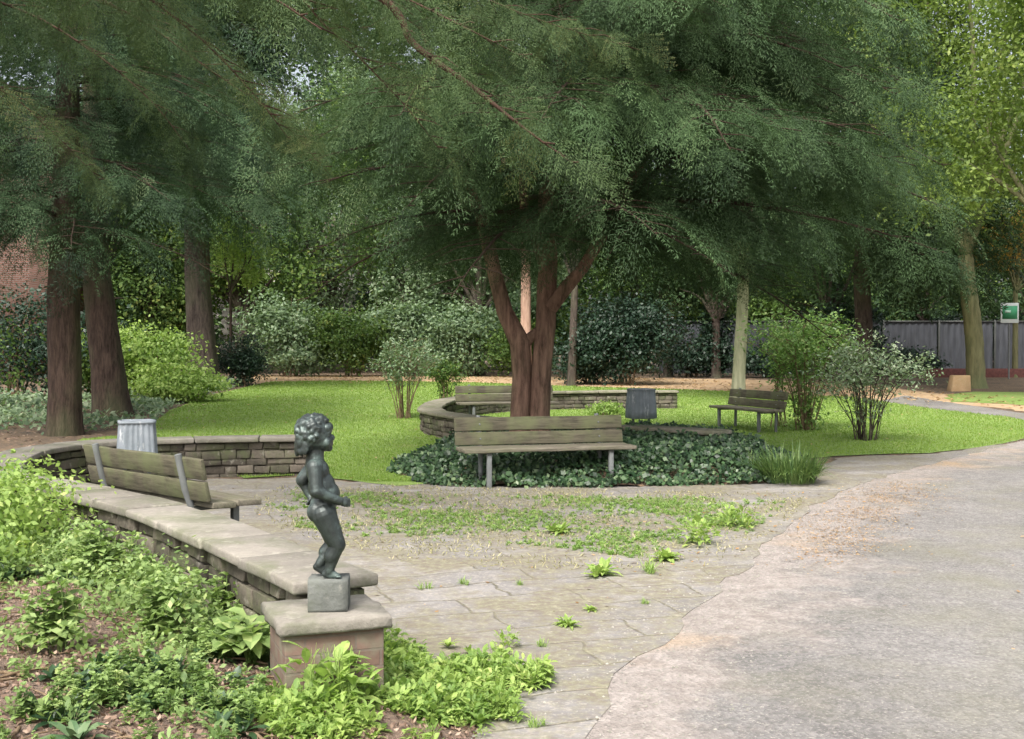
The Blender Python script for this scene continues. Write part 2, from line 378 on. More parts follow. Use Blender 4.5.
# dusty shoulder
ed = np.array([(-.1, 1.5), (.1, 3.6)]+[tuple(p) for p in EDGE]); ed = densify(list(ed), .3); ed = ed[:int(np.argmin(np.linalg.norm(ed-np.array(EDGE[-1]), axis=1)))+1]
tg = unit(np.gradient(ed, axis=0)); nr = np.stack([tg[:, 1], -tg[:, 0]], 1)
rows = np.linspace(-.06, 1, 9); wd = np.interp(ed[:, 1], [3, 6, 9, 14, 25], [1.1, 1.3, 1.5, 1.6, 1.0])
V = []; fad = []
for i_ in range(len(ed)):
    for r_ in rows:
        p = ed[i_]+nr[i_]*r_*wd[i_]; V.append((p[0], p[1], float(hgt(p[1]))+(.005 if r_ < 0 else .008 if r_ < .95 else .002))); fad.append(max(r_, 0))
k = len(rows); Q = [[i_*k+j, i_*k+j+1, (i_+1)*k+j+1, (i_+1)*k+j][::-1] for i_ in range(len(ed)-1) for j in range(k-1)]
me = npmesh('dusty_path_edge', np.array(V), [np.array(Q)]); at_ = me.attributes.new('fade', 'FLOAT', 'POINT'); at_.data.foreach_set('value', np.array(fad, np.float32))
me.flip_normals()
tag(link('path_edge', me, path_mat('dusty_path_edge', True)), kind='structure')

# paved plaza
M = Mat('old_paving'); g = M.co(gl=True); ds = M.n('ShaderNodeTexNoise', Scale=1.4, Detail=3.0)
M.l(g, ds.inputs['Vector']); mp = M.n('ShaderNodeMapping'); mp.inputs['Rotation'].default_value = (0, 0, R(-17))
vadd = M.n('ShaderNodeVectorMath', _operation='ADD'); vs2 = M.n('ShaderNodeVectorMath', _operation='SCALE'); vs2.inputs['Scale'].default_value = .30
M.l(ds.outputs['Color'], vs2.inputs[0]); M.l(g, vadd.inputs[0]); M.l(vs2.outputs[0], vadd.inputs[1]); M.l(vadd.outputs[0], mp.inputs[0])
br = M.n('ShaderNodeTexBrick', Scale=1.0, Mortar__Size=.016, Mortar__Smooth=.9, Bias=.0, Brick__Width=.78, Row__Height=.42)
br.inputs['Color1'].default_value = (.18, .172, .168, 1); br.inputs['Color2'].default_value = (.255, .243, .236, 1); br.inputs['Mortar'].default_value = (.12, .112, .085, 1)
br.squash = 1.35; br.squash_frequency = 3
M.l(mp.outputs[0], br.inputs['Vector'])
n2 = M.noise(g, 5, 7, .7); n3 = M.noise(g, 40, 4, .7)
c = M.cmix(.55, br.outputs['Color'], M.ramp(n2, [(.3, (.5, .5, .5)), (.7, (1.25, 1.25, 1.2))]), 'MULTIPLY')
c = M.cmix(M.ramp(n3, [(.5, (0, 0, 0)), (.7, (.5, .5, .5))]), c, (.47, .42, .35, 1))
dirt = M.ramp(M.noise(g, 1.1, 8, .8), [(.42, (0, 0, 0)), (.56, (.95, .95, .95))])
c = M.cmix(dirt, c, M.ramp(M.noise(g, 16, 4, .8), [(.4, (.16, .135, .11, 1)), (.58, (.215, .205, .135, 1)), (.7, (.33, .30, .24, 1))]))
M.col(c); M.rough(.9); M.b.inputs['Specular IOR Level'].default_value = .25
M.bump(M.math('ADD', M.math('MULTIPLY', br.outputs['Fac'], -.6), M.math('MULTIPLY', n2, .8)), .6, .012); m_pave = M.m
PAVE = [(-.1, 1.5), (.1, 3.6)]+EDGE[:10]+A((1000, 444.5), (960, 451), (925, 455), (870, 456.5), (835, 459))+[(4, 15.2), (3.3, 14.6), (-1.4, 14.2)]+A((350, 483), (300, 478), (248, 480))+[(-5.3, 14.1), (-5.5, 12.3), (-4.4, 9.6), (-2.4, 7.3), (-1.2, 5.9), (-1.2, 3.6), (-1.6, 1.5)]
sheet('paving', PAVE, .0105, m_pave, .2, .06, thick=.03)

# planted bed behind the near wall: a low mound of soil
BED = [(-.35, 1.5), (-.30, 3.4), (-.05, 4.3), (.06, 4.75), (-.02, 5.15), (-.35, 5.55), (-.95, 5.95), (-1.35, 6.45), (-2.1, 7.35), (-3.0, 8.35), (-3.85, 9.3), (-4.5, 10.3), (-5.2, 12.0), (-7, 13.5), (-12, 15), (-14, 6), (-10, 1.5)]
def bed_h(x, y):
    d = polydist(BED, x, y)
    n_ = np.sin(x*2.3+y*1.1)*.025+np.sin(x*5.1-y*4.3)*.014+np.sin(y*7.7+x*3)*.008
    return np.where(d > 0, -.02+.26*(1-np.exp(-np.maximum(d, 0)/.9))+.10*sm(1, 4, d)+n_*sm(0, .4, d), -.06)
gx, gy = np.meshgrid(np.arange(-14, .4, .09), np.arange(1.4, 15.2, .09)); gz = bed_h(gx, gy)
V = np.stack([gx, gy, gz], -1).reshape(-1, 3); nx = gx.shape[1]; ny = gx.shape[0]
ii = (np.arange(ny-1)[:, None]*nx+np.arange(nx-1)[None]).ravel(); Q = np.stack([ii, ii+1, ii+nx+1, ii+nx], 1)
Q = Q[(V[Q][:, :, 2].max(1) > -.05)]
M = Mat('bed_soil'); g = M.co(gl=True)
c = M.ramp(M.noise(g, 3, 7, .75), [(.35, (.12, .082, .062, 1)), (.65, (.26, .185, .14, 1))])
c = M.cmix(M.ramp(M.noise(g, 28, 5, .8), [(.5, (0, 0, 0)), (.6, (1, 1, 1))]), c, (.33, .235, .165, 1))
M.col(c); M.rough(.95); M.bump(M.noise(g, 30, 6, .85), 1, .03)
tag(link('bed_soil', npmesh('bed_soil', V, [Q]), M.m, smooth=True), kind='structure')

# ------------------------------------------------------------ low stone walls
def spline(pts, n=60):
    pts = np.asarray(pts, float); d = np.r_[0, np.cumsum(np.linalg.norm(np.diff(pts, axis=0), axis=1))]
    # catmull-rom
    ext = np.vstack([2*pts[0]-pts[1], pts, 2*pts[-1]-pts[-2]]); out = []
    for i_ in range(len(pts)-1):
        p0, p1, p2, p3 = ext[i_:i_+4]
        for t in np.linspace(0, 1, 12, endpoint=False):
            out.append(.5*((2*p1)+(-p0+p2)*t+(2*p0-5*p1+4*p2-p3)*t*t+(-p0+3*p1-3*p2+p3)*t**3))
    out.append(pts[-1]); return np.array(out)
class Curve:
    def __init__(s, pts):
        s.p = spline(pts); s.s = np.r_[0, np.cumsum(np.linalg.norm(np.diff(s.p, axis=0), axis=1))]; s.L = s.s[-1]
        s.t = unit(np.gradient(s.p, axis=0))
    def __call__(s, d, o):
        x = np.interp(d, s.s, s.p[:, 0]); y = np.interp(d, s.s, s.p[:, 1]); tx = np.interp(d, s.s, s.t[:, 0]); ty = np.interp(d, s.s, s.t[:, 1])
        return np.array([x-ty*o, y+tx*o])
def stone_wall(pts, width, H, label, capth=.065, group=None, cap_m=None):
    cv = Curve(pts); base = cv(0, 0)
    root = empty('stone_wall', (base[0], base[1], 0), label=label, cat='low wall')
    inv = np.array([base[0], base[1], 0])
    def seg(G, d0, d1, o0, o1, z0, z1, j=0, tone=.5):
        c4 = [cv(d0, o0), cv(d1, o0), cv(d1, o1), cv(d0, o1)]
        h = [float(hgt(q[1])) for q in c4]
        v = np.array([[*q, z0+hh] for q, hh in zip(c4, h)]+[[*q, z1+hh] for q, hh in zip(c4, h)])-inv
        if j: v += rng.uniform(-j, j, v.shape)
        G.hexa(v, tone)
    core = Geo(); st = Geo(); cap = Geo(); hw = width/2; zc = H-capth
    d = 0
    while d < cv.L-.01:
        e_ = min(d+.25, cv.L); seg(core, d+.001, e_-.001, -hw+.055, hw-.055, -.1, zc-.004); d = e_
    z = -.05
    while z < zc-.03:
        ch = min(random.uniform(.075, .12), zc-z)
        if zc-z-ch < .04: ch = zc-z
        for side in (-1, 1):
            d = random.uniform(-.2, 0)
            while d < cv.L:
                ln = random.uniform(.14, .38); a0, a1 = max(d, 0), min(d+ln, cv.L)
                if a1-a0 > .03:
                    o = side*hw; dpt = side*(hw-.09); pr = random.uniform(0, .04)*side
                    lo, hi = sorted((o-pr, dpt)); seg(st, a0+.006, a1-.006, lo, hi, z+.005, z+ch-.005+random.uniform(-.012, .002), .010, random.random())
                d += ln
        for dd in (0, cv.L-.1):       # end faces
            o = -hw+.1
            while o < hw-.12:
                l2 = random.uniform(.1, .18); o2 = min(o+l2, hw-.1); seg(st, dd+(.004 if dd == 0 else .0), dd+.1, o+.005, o2-.005, z+.006, z+ch-.006, .005, random.random()); o += l2
        z += ch
    d = -.03
    while d < cv.L:
        ln = random.uniform(.55, .95); e_ = min(d+ln, cv.L+.03)
        if e_-d > .05:
            n_ = max(1, int((e_-d)/.2)); tn = random.random(); jz = random.uniform(-.006, .006); ov = .04+random.uniform(-.012, .012)
            ds_ = np.linspace(d+.006, e_-.006, n_+1); vv = []; qq = []
            for t_ in ds_:
                tc = min(max(t_, 0), cv.L); ex = (t_-tc)
                L_, R_ = cv(tc, hw+ov+random.uniform(-.008, .008)), cv(tc, -hw-ov+random.uniform(-.008, .008))
                tt_ = unit(cv(min(tc+.05, cv.L), 0)-cv(max(tc-.05, 0), 0))*ex; L_ = L_+tt_; R_ = R_+tt_
                hh = float(hgt(L_[1]))
                vv += [[*R_, zc+.003+hh], [*L_, zc+.003+hh], [*L_, H+jz+hh], [*R_, H+jz+hh]]
            vv = np.array(vv)-inv
            for a_ in range(n_):
                b0 = a_*4; b1 = b0+4
                for u_, v_ in ((0, 1), (1, 2), (2, 3), (3, 0)): qq.append([b0+u_, b1+u_, b1+v_, b0+v_])
            qq += [[0, 1, 2, 3], [n_*4+3, n_*4+2, n_*4+1, n_*4]]
            cap.add(vv, qq, qt=tn)
        d = e_
    core.obj('core', m_mortar, root); st.obj('stonework', m_wall, root, bevel=.012); cap.obj('coping', cap_m or m_cap, root, bevel=.014)
    return root
def PX(x, y, z): return tuple(at(x, y, z))
inner = [PX(372, 572, .5), PX(310, 549, .5), PX(255, 528, .5), PX(198, 508, .5), PX(152, 496, .5), PX(94, 484, .5)]
near = []
for i_, p in enumerate(inner):
    q0 = inner[max(i_-1, 0)]; q1 = inner[min(i_+1, len(inner)-1)]; t_ = unit(np.array(q1)-np.array(q0)); near.append((p[0]-t_[1]*-.22*-1*-1, p[1]+0) if False else (p[0]-(-t_[1])*-.22*-1 if False else p[0]+t_[1]*-.22*-1*-1 if False else p[0]+t_[1]*(-.22) , p[1]-t_[0]*(-.22)) )
# offset must go to the outer (left) side
near = [(p[0]-.16, p[1]-.13) for p in inner]
WALL_A = near+[(-4.55, 10.15), (-5.1, 11.4), (-5.35, 12.6), (-5.15, 13.5), (-4.5, 14.1), (-3.6, 14.45), (-2.6, 14.62)]
stone_wall(WALL_A, .36, .5, 'curved low rubble stone wall with pale coping behind the left bench')
WALL_B = [(3.0, 16.25), (2.3, 16.9), (1.2, 17.75), (.2, 18.6), (-.75, 19.8), (-1.45, 21.3), (-1.62, 22.8), (-1.45, 24.8), (-.7, 26.6), (.5, 27.8), (2.2, 28.3), (4.1, 28.4)]
stone_wall(WALL_B, .4, .45, 'curved low stone wall round the seating bay behind the red trunked tree', cap_m=m_cap2)
# loose stone stub at the outer side of the near wall
G = Geo(); p = at(241, 575, .22); G.box((0, 0, .08), (.12, .16, .3), R(30), jit=.01)
o = G.obj('stone_block', m_block, bevel=.012); o.location = (p[0]+.03, p[1]-.1, .06); tag(o, 'small pale stone block standing in the weeds against the near wall', 'stone block')

# ------------------------------------------------------------ benches
def make_bench(ln=2.05):
    root = empty('park_bench')
    def board(nm, c, size, rx, m, wob=.004, par=None):
        G = Geo(); n_ = 9; xs = np.linspace(-size[0]/2, size[0]/2, n_); vv = []; qq = []
        M_ = Matrix.Rotation(rx, 3, 'X')
        for x_ in xs:
            dz = random.uniform(-wob, wob)
            for y_, z_ in ((-size[1]/2, -size[2]/2), (size[1]/2, -size[2]/2), (size[1]/2, size[2]/2), (-size[1]/2, size[2]/2)):
                v_ = M_@Vector((0, y_, z_)); vv.append((x_+c[0], v_.y+c[1]+dz*.5, v_.z+c[2]+dz))
        for a_ in range(n_-1):
            b0 = a_*4; b1 = b0+4
            for u_, v_ in ((0, 1), (1, 2), (2, 3), (3, 0)): qq.append([b0+u_, b0+v_, b1+v_, b1+u_])
        qq += [[3, 2, 1, 0], [n_*4-4, n_*4-3, n_*4-2, n_*4-1]]
        G.add(vv, qq); return G.obj(nm, m, par or root, bevel=.008)
    tl = R(-12)
    # backrest: two boards; seat: two boards; faces -y
    board('backrest_board', (0, .235, .52), (ln, .035, .155), tl, m_wood); board('backrest_board', (0, .27, .69), (ln, .035, .16), tl, m_wood)
    board('seat_board', (.0, -.12, .415), (ln, .21, .045), R(2), m_woodd); board('seat_board', (.0, .095, .412), (ln, .20, .045), R(3), m_woodd)
    for sx in (-1, 1):
        x = sx*ln*.355
        G = Geo(); G.tube([(x, .21, -.05), (x, .22, .40), (x, .265, .52), (x, .325, .79)], [.028]*4, 10); G.obj('rear_post', m_steel, root, smooth=True)
        G = Geo(); G.box((x, -.16, .17), (.055, .055, .44)); G.obj('front_leg', m_steel, root, bevel=.006)
        G = Geo(); G.box((x, .02, .372), (.045, .42, .035)); br_ = G.obj('seat_bracket', m_darksteel, root, bevel=.004)
        for zz, yy in ((.52, .212), (.69, .247)):
            G = Geo(); G.tube([(x, yy+.008, zz), (x, yy-.004, zz-.001)], [.012, .010], 8); G.obj('bolt', m_steel, root)
    return root
b1 = make_bench(2.12); tag(b1, 'long wooden bench facing the camera in front of the ivy bed', 'bench', 'wooden park benches')
p = at(566, 488); b1.location = (.41, 13.45, .03); b1.rotation_euler = (0, 0, R(17))
b2 = copy_tree(b1); tag(b2, 'wooden bench seen from behind, just inside the near curved wall', 'bench'); b2.rotation_euler = (0, 0, R(180-41))
f_ = np.array((math.sin(R(44.5)), math.cos(R(44.5)))); mid = np.array((-2.98, 8.965))+f_*.325
b2.location = (mid[0], mid[1], .03); b2.rotation_euler = (0, 0, R(180-44.5)); b2.scale = (.9, 1, 1)
b3 = copy_tree(b1); tag(b3, 'wooden bench on the right lawn seen from its side, beside the leafy shrubs', 'bench'); b3.location = (4.58, 22.3, float(hgt(22.3))+.01); b3.rotation_euler = (0, 0, R(-90+19))
b4 = copy_tree(b1); tag(b4, 'distant wooden bench partly hidden behind the tree trunk inside the far wall', 'bench'); p = P(505, 400, 23.8); b4.location = (p[0]+.05, 23.8, float(hgt(23.8))+.03); b4.rotation_euler = (0, 0, R(14))

# ------------------------------------------------------------ litter bins
M = Mat('ribbed_grey_bin_metal'); co = M.co(); n1 = M.noise(M.co((3, 3, .5)), 4, 5, .7)
c = M.ramp(M.noise(co, 5, 5), [(.3, (.15, .18, .20, 1)), (.7, (.27, .30, .33, 1))])
c = M.cmix(M.ramp(n1, [(.58, (0, 0, 0)), (.66, (.9, .9, .9))]), c, (.60, .62, .64, 1)); M.col(c); M.rough(.6); M.bump(n1, .2, .01); m_bin = M.m
def make_bin():
    root = empty('litter_bin'); n_ = 96
    def ring(w_, z, rib):
        an = np.linspace(0, 2*math.pi, n_, endpoint=False); cx, sx = np.cos(an), np.sin(an)
        r_ = 1/((abs(cx)**6+abs(sx)**6)**(1/6)); r_ = r_*w_*(1-rib*(.5+.5*np.sign(np.sin(an*24))))
        return np.stack([r_*cx, r_*sx, np.full(n_, z)], 1)
    G = Geo(); rs = [ring(.16, .30, 0), ring(.21, .31, .05), ring(.205, .45, .05), ring(.19, .70, .05), ring(.183, .775, .05)]
    V_ = np.vstack(rs); i_ = np.arange(len(rs)-1)[:, None]*n_; j_ = np.arange(n_)[None]; k_ = (j_+1) % n_
    G.add(V_, np.stack([i_+j_, i_+k_, i_+n_+k_, i_+n_+j_], -1).reshape(-1, 4))
    b_ = ring(.16, .30, 0); G.add(np.vstack([b_, [[0, 0, .3]]]), T=[[(q+1) % n_, q, n_] for q in range(n_)])
    G.obj('body', m_bin, root)
    G = Geo(); rs = [ring(.186, .772, 0), ring(.192, .775, 0), ring(.192, .80, 0), ring(.16, .806, 0), ring(.155, .79, 0)]
    i_ = np.arange(len(rs)-1)[:, None]*n_; G.add(np.vstack(rs), np.stack([i_+j_, i_+k_, i_+n_+k_, i_+n_+j_], -1).reshape(-1, 4))
    b_ = rs[-1]; G.add(np.vstack([b_, [[0, 0, .79]]]), T=[[q, (q+1) % n_, n_] for q in range(n_)])
    G.obj('lid', m_bin, root)
    for s_ in (-1, 1):
        G = Geo(); G.tube([(s_*.12, 0, -.05), (s_*.12, 0, .32)], .02, 10); G.obj('post', m_steel, root)
    return root
n1_ = make_bin(); tag(n1_, 'grey ribbed litter bin by the left bench and far curve of the wall', 'litter bin', 'grey litter bins')
n1_.location = (P(137, 440, 12.9)[0], 12.9, .0); n1_.rotation_euler = (0, 0, R(20)); n1_.scale = (1.08, 1.08, 1)
n2_ = copy_tree(n1_); tag(n2_, 'grey ribbed litter bin standing beside the far seating bay right of the tree', 'litter bin')
n2_.location = (P(641, 400, 20.2)[0], 20.2, .07); n2_.rotation_euler = (0, 0, R(8)); n2_.scale = (1.2, 1.2, 1.05)

# ------------------------------------------------------------ plinth and statue
PL = (-.83, 5.05); PR = R(21)
pl = empty('statue_plinth', (PL[0], PL[1], 0), PR, label='low brick plinth with a mossy stone slab under the bronze child', cat='plinth')
M = Mat('old_red_brick'); mp_ = M.co((1, 1, 1)); sx_ = M.n('ShaderNodeSeparateXYZ'); M.l(mp_, sx_.inputs[0]); cb = M.n('ShaderNodeCombineXYZ')
M.l(M.math('ADD', sx_.outputs[0], sx_.outputs[1]), cb.inputs[0]); M.l(sx_.outputs[2], cb.inputs[1])
br = M.n('ShaderNodeTexBrick', Scale=1.0, Mortar__Size=.006, Brick__Width=.22, Row__Height=.075, Mortar__Smooth=.3)
br.inputs['Color1'].default_value = (.12, .075, .055, 1); br.inputs['Color2'].default_value = (.16, .105, .08, 1); br.inputs['Mortar'].default_value = (.13, .10, .08, 1)
M.l(cb.outputs[0], br.inputs['Vector']); c = M.cmix(.5, br.outputs['Color'], M.ramp(M.noise(mp_, 9, 6, .7), [(.3, (.5, .5, .5)), (.7, (1.3, 1.3, 1.3))]), 'MULTIPLY')
c = M.cmix(M.ramp(M.noise(mp_, 7, 6), [(.45, (0, 0, 0)), (.62, (.8, .8, .8))]), c, (.15, .145, .10, 1))
M.col(c); M.rough(.9); M.bump(M.math('ADD', M.math('MULTIPLY', br.outputs['Fac'], -1), M.noise(mp_, 30, 4)), .5, .006); m_brick = M.m
G = Geo(); G.box((0, 0, .145), (.43, .40, .492)); G.obj('brick_body', m_brick, pl, bevel=.006)
def slab(G, sx, sy, z0, z1, n_=7, j=.006):
    # slab with a chipped, uneven rim
    per = []
    for k_ in range(4*n_):
        s_, t_ = divmod(k_, n_); t_ = t_/n_*2-1
        per.append([(t_, -1), (1, t_), (-t_, 1), (-1, -t_)][s_])
    per = np.array(per)*[sx/2, sy/2]; r1 = per+rng.uniform(-j, j, per.shape); r2 = r1+rng.uniform(-j, j, per.shape)*.7; m_ = len(per)
    V_ = np.vstack([np.c_[r1*.985, np.full(m_, z0)], np.c_[r1, np.full(m_, z0+.012)], np.c_[r2, np.full(m_, z1-.012)+rng.uniform(-.003, .003, m_)], np.c_[r2*.97, np.full(m_, z1)], [[0, 0, z0], [0, 0, z1]]])
    Q_ = [[a_*m_+q, a_*m_+(q+1) % m_, (a_+1)*m_+(q+1) % m_, (a_+1)*m_+q] for a_ in range(3) for q in range(m_)]
    T_ = [[(q+1) % m_, q, 4*m_] for q in range(m_)]+[[3*m_+q, 3*m_+(q+1) % m_, 4*m_+1] for q in range(m_)]
    G.add(V_, Q_, T_)
G = Geo(); slab(G, .50, .47, .395, .45, 9, .009); G.obj('coping_slab', m_plcap, pl)

M = Mat('patinated_bronze'); co = M.co(); n1 = M.noise(co, 9, 5, .65); n2 = M.noise(co, 45, 4, .7)
c = M.ramp(n1, [(.3, (.016, .020, .019, 1)), (.52, (.042, .053, .050, 1)), (.68, (.12, .165, .15, 1))])
M.col(c); M.b.inputs['Metallic'].default_value = .4; M.l(M.math('ADD', M.math('MULTIPLY', n1, .35), .27), M.b.inputs['Roughness']); M.bump(n2, .2, .004); m_bronze = M.m
sx0, sy0 = P(329, 590, 5.05)[0], 5.05
st = empty('bronze_statue', (sx0, sy0, .45), R(4), label='dark bronze statue of a small curly haired standing child on the plinth', cat='statue')
G = Geo(); slab(G, .178, .165, 0.001, .14, 4, .003); G.obj('stone_base', stone('statue_base_stone', (.07, .075, .068, 1), (.17, .18, .165, 1), .3, 6), st)
BZ = .137
def capsule(G, p, q, r0, r1, n_=14):
    p, q = np.array(p, float), np.array(q, float); d = q-p; ln = np.linalg.norm(d); d = d/ln
    pts = []; rr = []
    for a_ in np.linspace(-90, 0, 5): pts.append(p+d*r0*math.sin(R(a_))); rr.append(max(r0*math.cos(R(a_)), 1e-4))
    for a_ in np.linspace(0, 90, 5): pts.append(q+d*r1*math.sin(R(a_))); rr.append(max(r1*math.cos(R(a_)), 1e-4))
    G.tube(pts, rr, n_, cap=False)
def ellip(G, c_, r_, rot=0, n_=16):
    th = np.linspace(0, math.pi, 11); an = np.linspace(0, 2*math.pi, n_, endpoint=False)
    V_ = np.stack([np.sin(th)[:, None]*np.cos(an)*r_[0], np.sin(th)[:, None]*np.sin(an)*r_[1], np.cos(th)[:, None]*np.ones(n_)*r_[2]], -1)
    ca, sa = math.cos(rot), math.sin(rot); x_, z_ = V_[..., 0]*ca+V_[..., 2]*sa, -V_[..., 0]*sa+V_[..., 2]*ca; V_ = np.stack([x_, V_[..., 1], z_], -1)+np.array(c_)
    i_ = np.arange(10)[:, None]*n_; j_ = np.arange(n_)[None]; k_ = (j_+1) % n_
    G.add(V_.reshape(-1, 3), np.stack([i_+j_, i_+n_+j_, i_+n_+k_, i_+k_], -1).reshape(-1, 4))
def remeshed(G, name, vox, m, parent, smooth=3, z=0):
    me = G.mesh(name+'_src'); o = bpy.data.objects.new(name+'_src', me); C.objects.link(o)
    r_ = o.modifiers.new('r', 'REMESH'); r_.mode = 'VOXEL'; r_.voxel_size = vox
    if smooth: s_ = o.modifiers.new('s', 'SMOOTH'); s_.iterations = smooth; s_.factor = .5
    dg = bpy.context.evaluated_depsgraph_get(); me2 = bpy.data.meshes.new_from_object(o.evaluated_get(dg)); bpy.data.objects.remove(o)
    me2.name = name; q_ = link(name, me2, m, parent, smooth=True); q_.location.z = z; return q_
G = Geo()
# torso leaning back with the belly forward (x = facing, -y = towards the viewer)
ellip(G, (-.048, 0, .475), (.052, .070, .062), R(-14)); ellip(G, (-.030, 0, .405), (.062, .066, .075), R(-8)); ellip(G, (-.008, 0, .375), (.058, .058, .058))
ellip(G, (-.024, 0, .325), (.060, .068, .055)); ellip(G, (-.048, -.033, .298), (.046, .038, .048)); ellip(G, (-.048, .033, .298), (.046, .038, .048))
ellip(G, (-.030, .0, .30), (.05, .06, .045)); ellip(G, (-.055, -.05, .50), (.034, .034, .034)); ellip(G, (-.055, .05, .50), (.034, .034, .034))
capsule(G, (-.062, 0, .50), (-.058, 0, .575), .042, .038)
HZ = len(G.V)
ellip(G, (-.048, 0, .648), (.070, .064, .075)); ellip(G, (-.015, 0, .615), (.046, .045, .042))
for s_ in (-1, 1):
    ellip(G, (.002, s_*.027, .615), (.022, .022, .022)); ellip(G, (.012, s_*.022, .655), (.012, .014, .007)); ellip(G, (-.052, s_*.064, .635), (.014, .009, .02))
    ellip(G, (.008, s_*.024, .643), (.011, .011, .008))
ellip(G, (.026, 0, .632), (.013, .010, .014)); ellip(G, (.020, 0, .611), (.012, .015, .005)); ellip(G, (.019, 0, .603), (.012, .013, .005)); ellip(G, (.010, 0, .588), (.019, .02, .015)); ellip(G, (.002, 0, .675), (.03, .045, .025))
for q_ in range(HZ, len(G.V)): G.V[q_] = (G.V[q_]-np.array([-.05, 0, .64]))*np.array([.97, 1.08, 1.05])+np.array([-.058, 0, .632])
# legs: near leg straight-ish, far leg drawn back with raised heel
def leg(hip, knee, ank, toe, w_):
    capsule(G, hip, knee, .057, .038); capsule(G, knee, ((knee[0]*.55+ank[0]*.45)-.008, knee[1], knee[2]*.55+ank[2]*.45), .036, .035)
    capsule(G, knee, ank, .034, .022); ellip(G, (knee[0]+.012, knee[1], knee[2]+.002), (.026, .026, .028))
    heel = (ank[0]-.014, ank[1], ank[2]-.012); capsule(G, heel, ank, .017, .018); capsule(G, heel, toe, .017, .014); capsule(G, ank, toe, .018, .012)
    for k_ in range(5):
        capsule(G, (toe[0], toe[1]+(k_-2)*.0085, toe[2]), (toe[0]+.016-abs(k_-1)*.002, toe[1]+(k_-2)*.0095, toe[2]-.001), .0068, .005, 8)
leg((-.018, -.034, .285), (.040, -.036, .152), (.002, -.034, .036), (.040, -.036, .014), 1)
leg((-.024, .034, .285), (.022, .030, .150), (-.042, .014, .058), (-.014, .012, .016), 1)
# near (right) arm: elbow back a little, forearm coming round to the front, hand closed before the belly
capsule(G, (-.056, -.064, .500), (-.044, -.090, .395), .036, .029); capsule(G, (-.044, -.090, .395), (.050, -.052, .348), .030, .020)
ellip(G, (.068, -.042, .340), (.022, .016, .017), R(15))
for k_ in range(4):
    z_ = .353-k_*.0088; capsule(G, (.074, -.046, z_), (.093, -.034+k_*.001, z_-.002), .0066, .006, 8); capsule(G, (.093, -.034, z_-.002), (.088, -.018, z_-.003), .006, .005, 8)
capsule(G, (.060, -.034, .353), (.080, -.022, .360), .0075, .006, 8)
# far (left) arm: hand on the hip with the elbow pushed back
capsule(G, (-.066, .060, .500), (-.120, .056, .430), .036, .032); capsule(G, (-.122, .060, .425), (-.090, .052, .362), .026, .018)
ellip(G, (-.082, .046, .350), (.018, .018, .02))
for k_ in range(4): capsule(G, (-.085, .030+k_*.009, .345), (-.100+k_*.003, .028+k_*.008, .325-k_*.002), .0066, .005, 8)
capsule(G, (-.072, .05, .345), (-.058, .062, .338), .007, .006, 8)
remeshed(G, 'body', .0032, m_bronze, st, 2, BZ)
G = Geo(); ellip(G, (-.068, 0, .652), (.078, .078, .076)); ellip(G, (-.095, 0, .605), (.052, .062, .055))
hr = np.random.default_rng(3)
for k_ in range(420):
    d_ = hr.normal(size=3); d_ /= np.linalg.norm(d_)
    if d_[0] > .42 and d_[2] < .62: continue
    if d_[2] < -.75: continue
    if d_[2] < -.2 and d_[0] > .05: continue
    c_ = np.array((-.066, 0, .650))+d_*np.array((.080, .078, .077))*hr.uniform(.93, 1.03); s_ = hr.uniform(.006, .0135); ellip(G, c_, (s_*1.1, s_*1.1, s_), n_=8)
for k_ in range(60):     # locks falling on the neck
    an = hr.uniform(1.75, 4.55); c_ = (-.078+.062*math.cos(an), .066*math.sin(an), hr.uniform(.555, .62)); ellip(G, c_, (.012, .012, .016), n_=8)
remeshed(G, 'hair', .0036, m_bronze, st, 9, BZ)

# ------------------------------------------------------------ trees
def spray_proto(nside, per, tl, tw, seed, droop=.28, curl=1):
    """flat drooping conifer spray along +x, made of twiglets"""
    r_ = np.random.default_rng(seed); B = []; D = []; Ls = []; W = []; N = []
    def cen(x): return np.array([x, 0, -droop*x*x])
    for i_ in range(nside):
        x = .06+.92*i_/nside; s_ = 1 if i_ % 2 else -1; l_ = (.40*(1-x)**.8+.07)*r_.uniform(.75, 1.15); an = R(r_.uniform(38, 60)); o = cen(x)
        dr = np.array([math.cos(an), s_*math.sin(an), -.18-.3*x+r_.uniform(-.12, .12)])
        dr /= np.linalg.norm(dr)
        m_ = max(2, int(l_/.40*per))
        for k_ in range(m_):
            t_ = (k_+.3)/m_; q = o+dr*l_*t_-np.array([0, 0, .12*t_*t_*l_*curl])
            for s2 in (-1, 1):
                a2 = R(r_.uniform(30, 55))*s2; d2 = np.array([dr[0]*math.cos(a2)-dr[1]*math.sin(a2), dr[0]*math.sin(a2)+dr[1]*math.cos(a2), dr[2]-.15+r_.uniform(-.2, .2)])
                B.append(q); D.append(d2/np.linalg.norm(d2)); Ls.append(tl*r_.uniform(.7, 1.2)*(1-.4*t_)); W.append(tw)
                N.append([r_.uniform(-.5, .5), r_.uniform(-.5, .5), 1])
        B.append(o+dr*l_*.75); D.append(dr); Ls.append(l_*.32+tl*.3); W.append(tw*.9); N.append([0, r_.uniform(-.3, .3), 1])
    G = Geo(); G.diamonds(np.array(B), unit(np.array(D)), np.array(Ls), np.array(W), unit(np.array(N, float)))
    return np.concatenate(G.V), np.concatenate(G.Q)
PRO = [spray_proto(21, 6, .095, .0125, k_, .45) for k_ in range(5)]              # medium distance (units: spray length 1)
PROH = [spray_proto(26, 9, .065, .009, 20+k_, .42) for k_ in range(4)]     # close
PROL = [spray_proto(13, 3, .17, .034, 40+k_, .42) for k_ in range(3)]            # far
TONE = {}
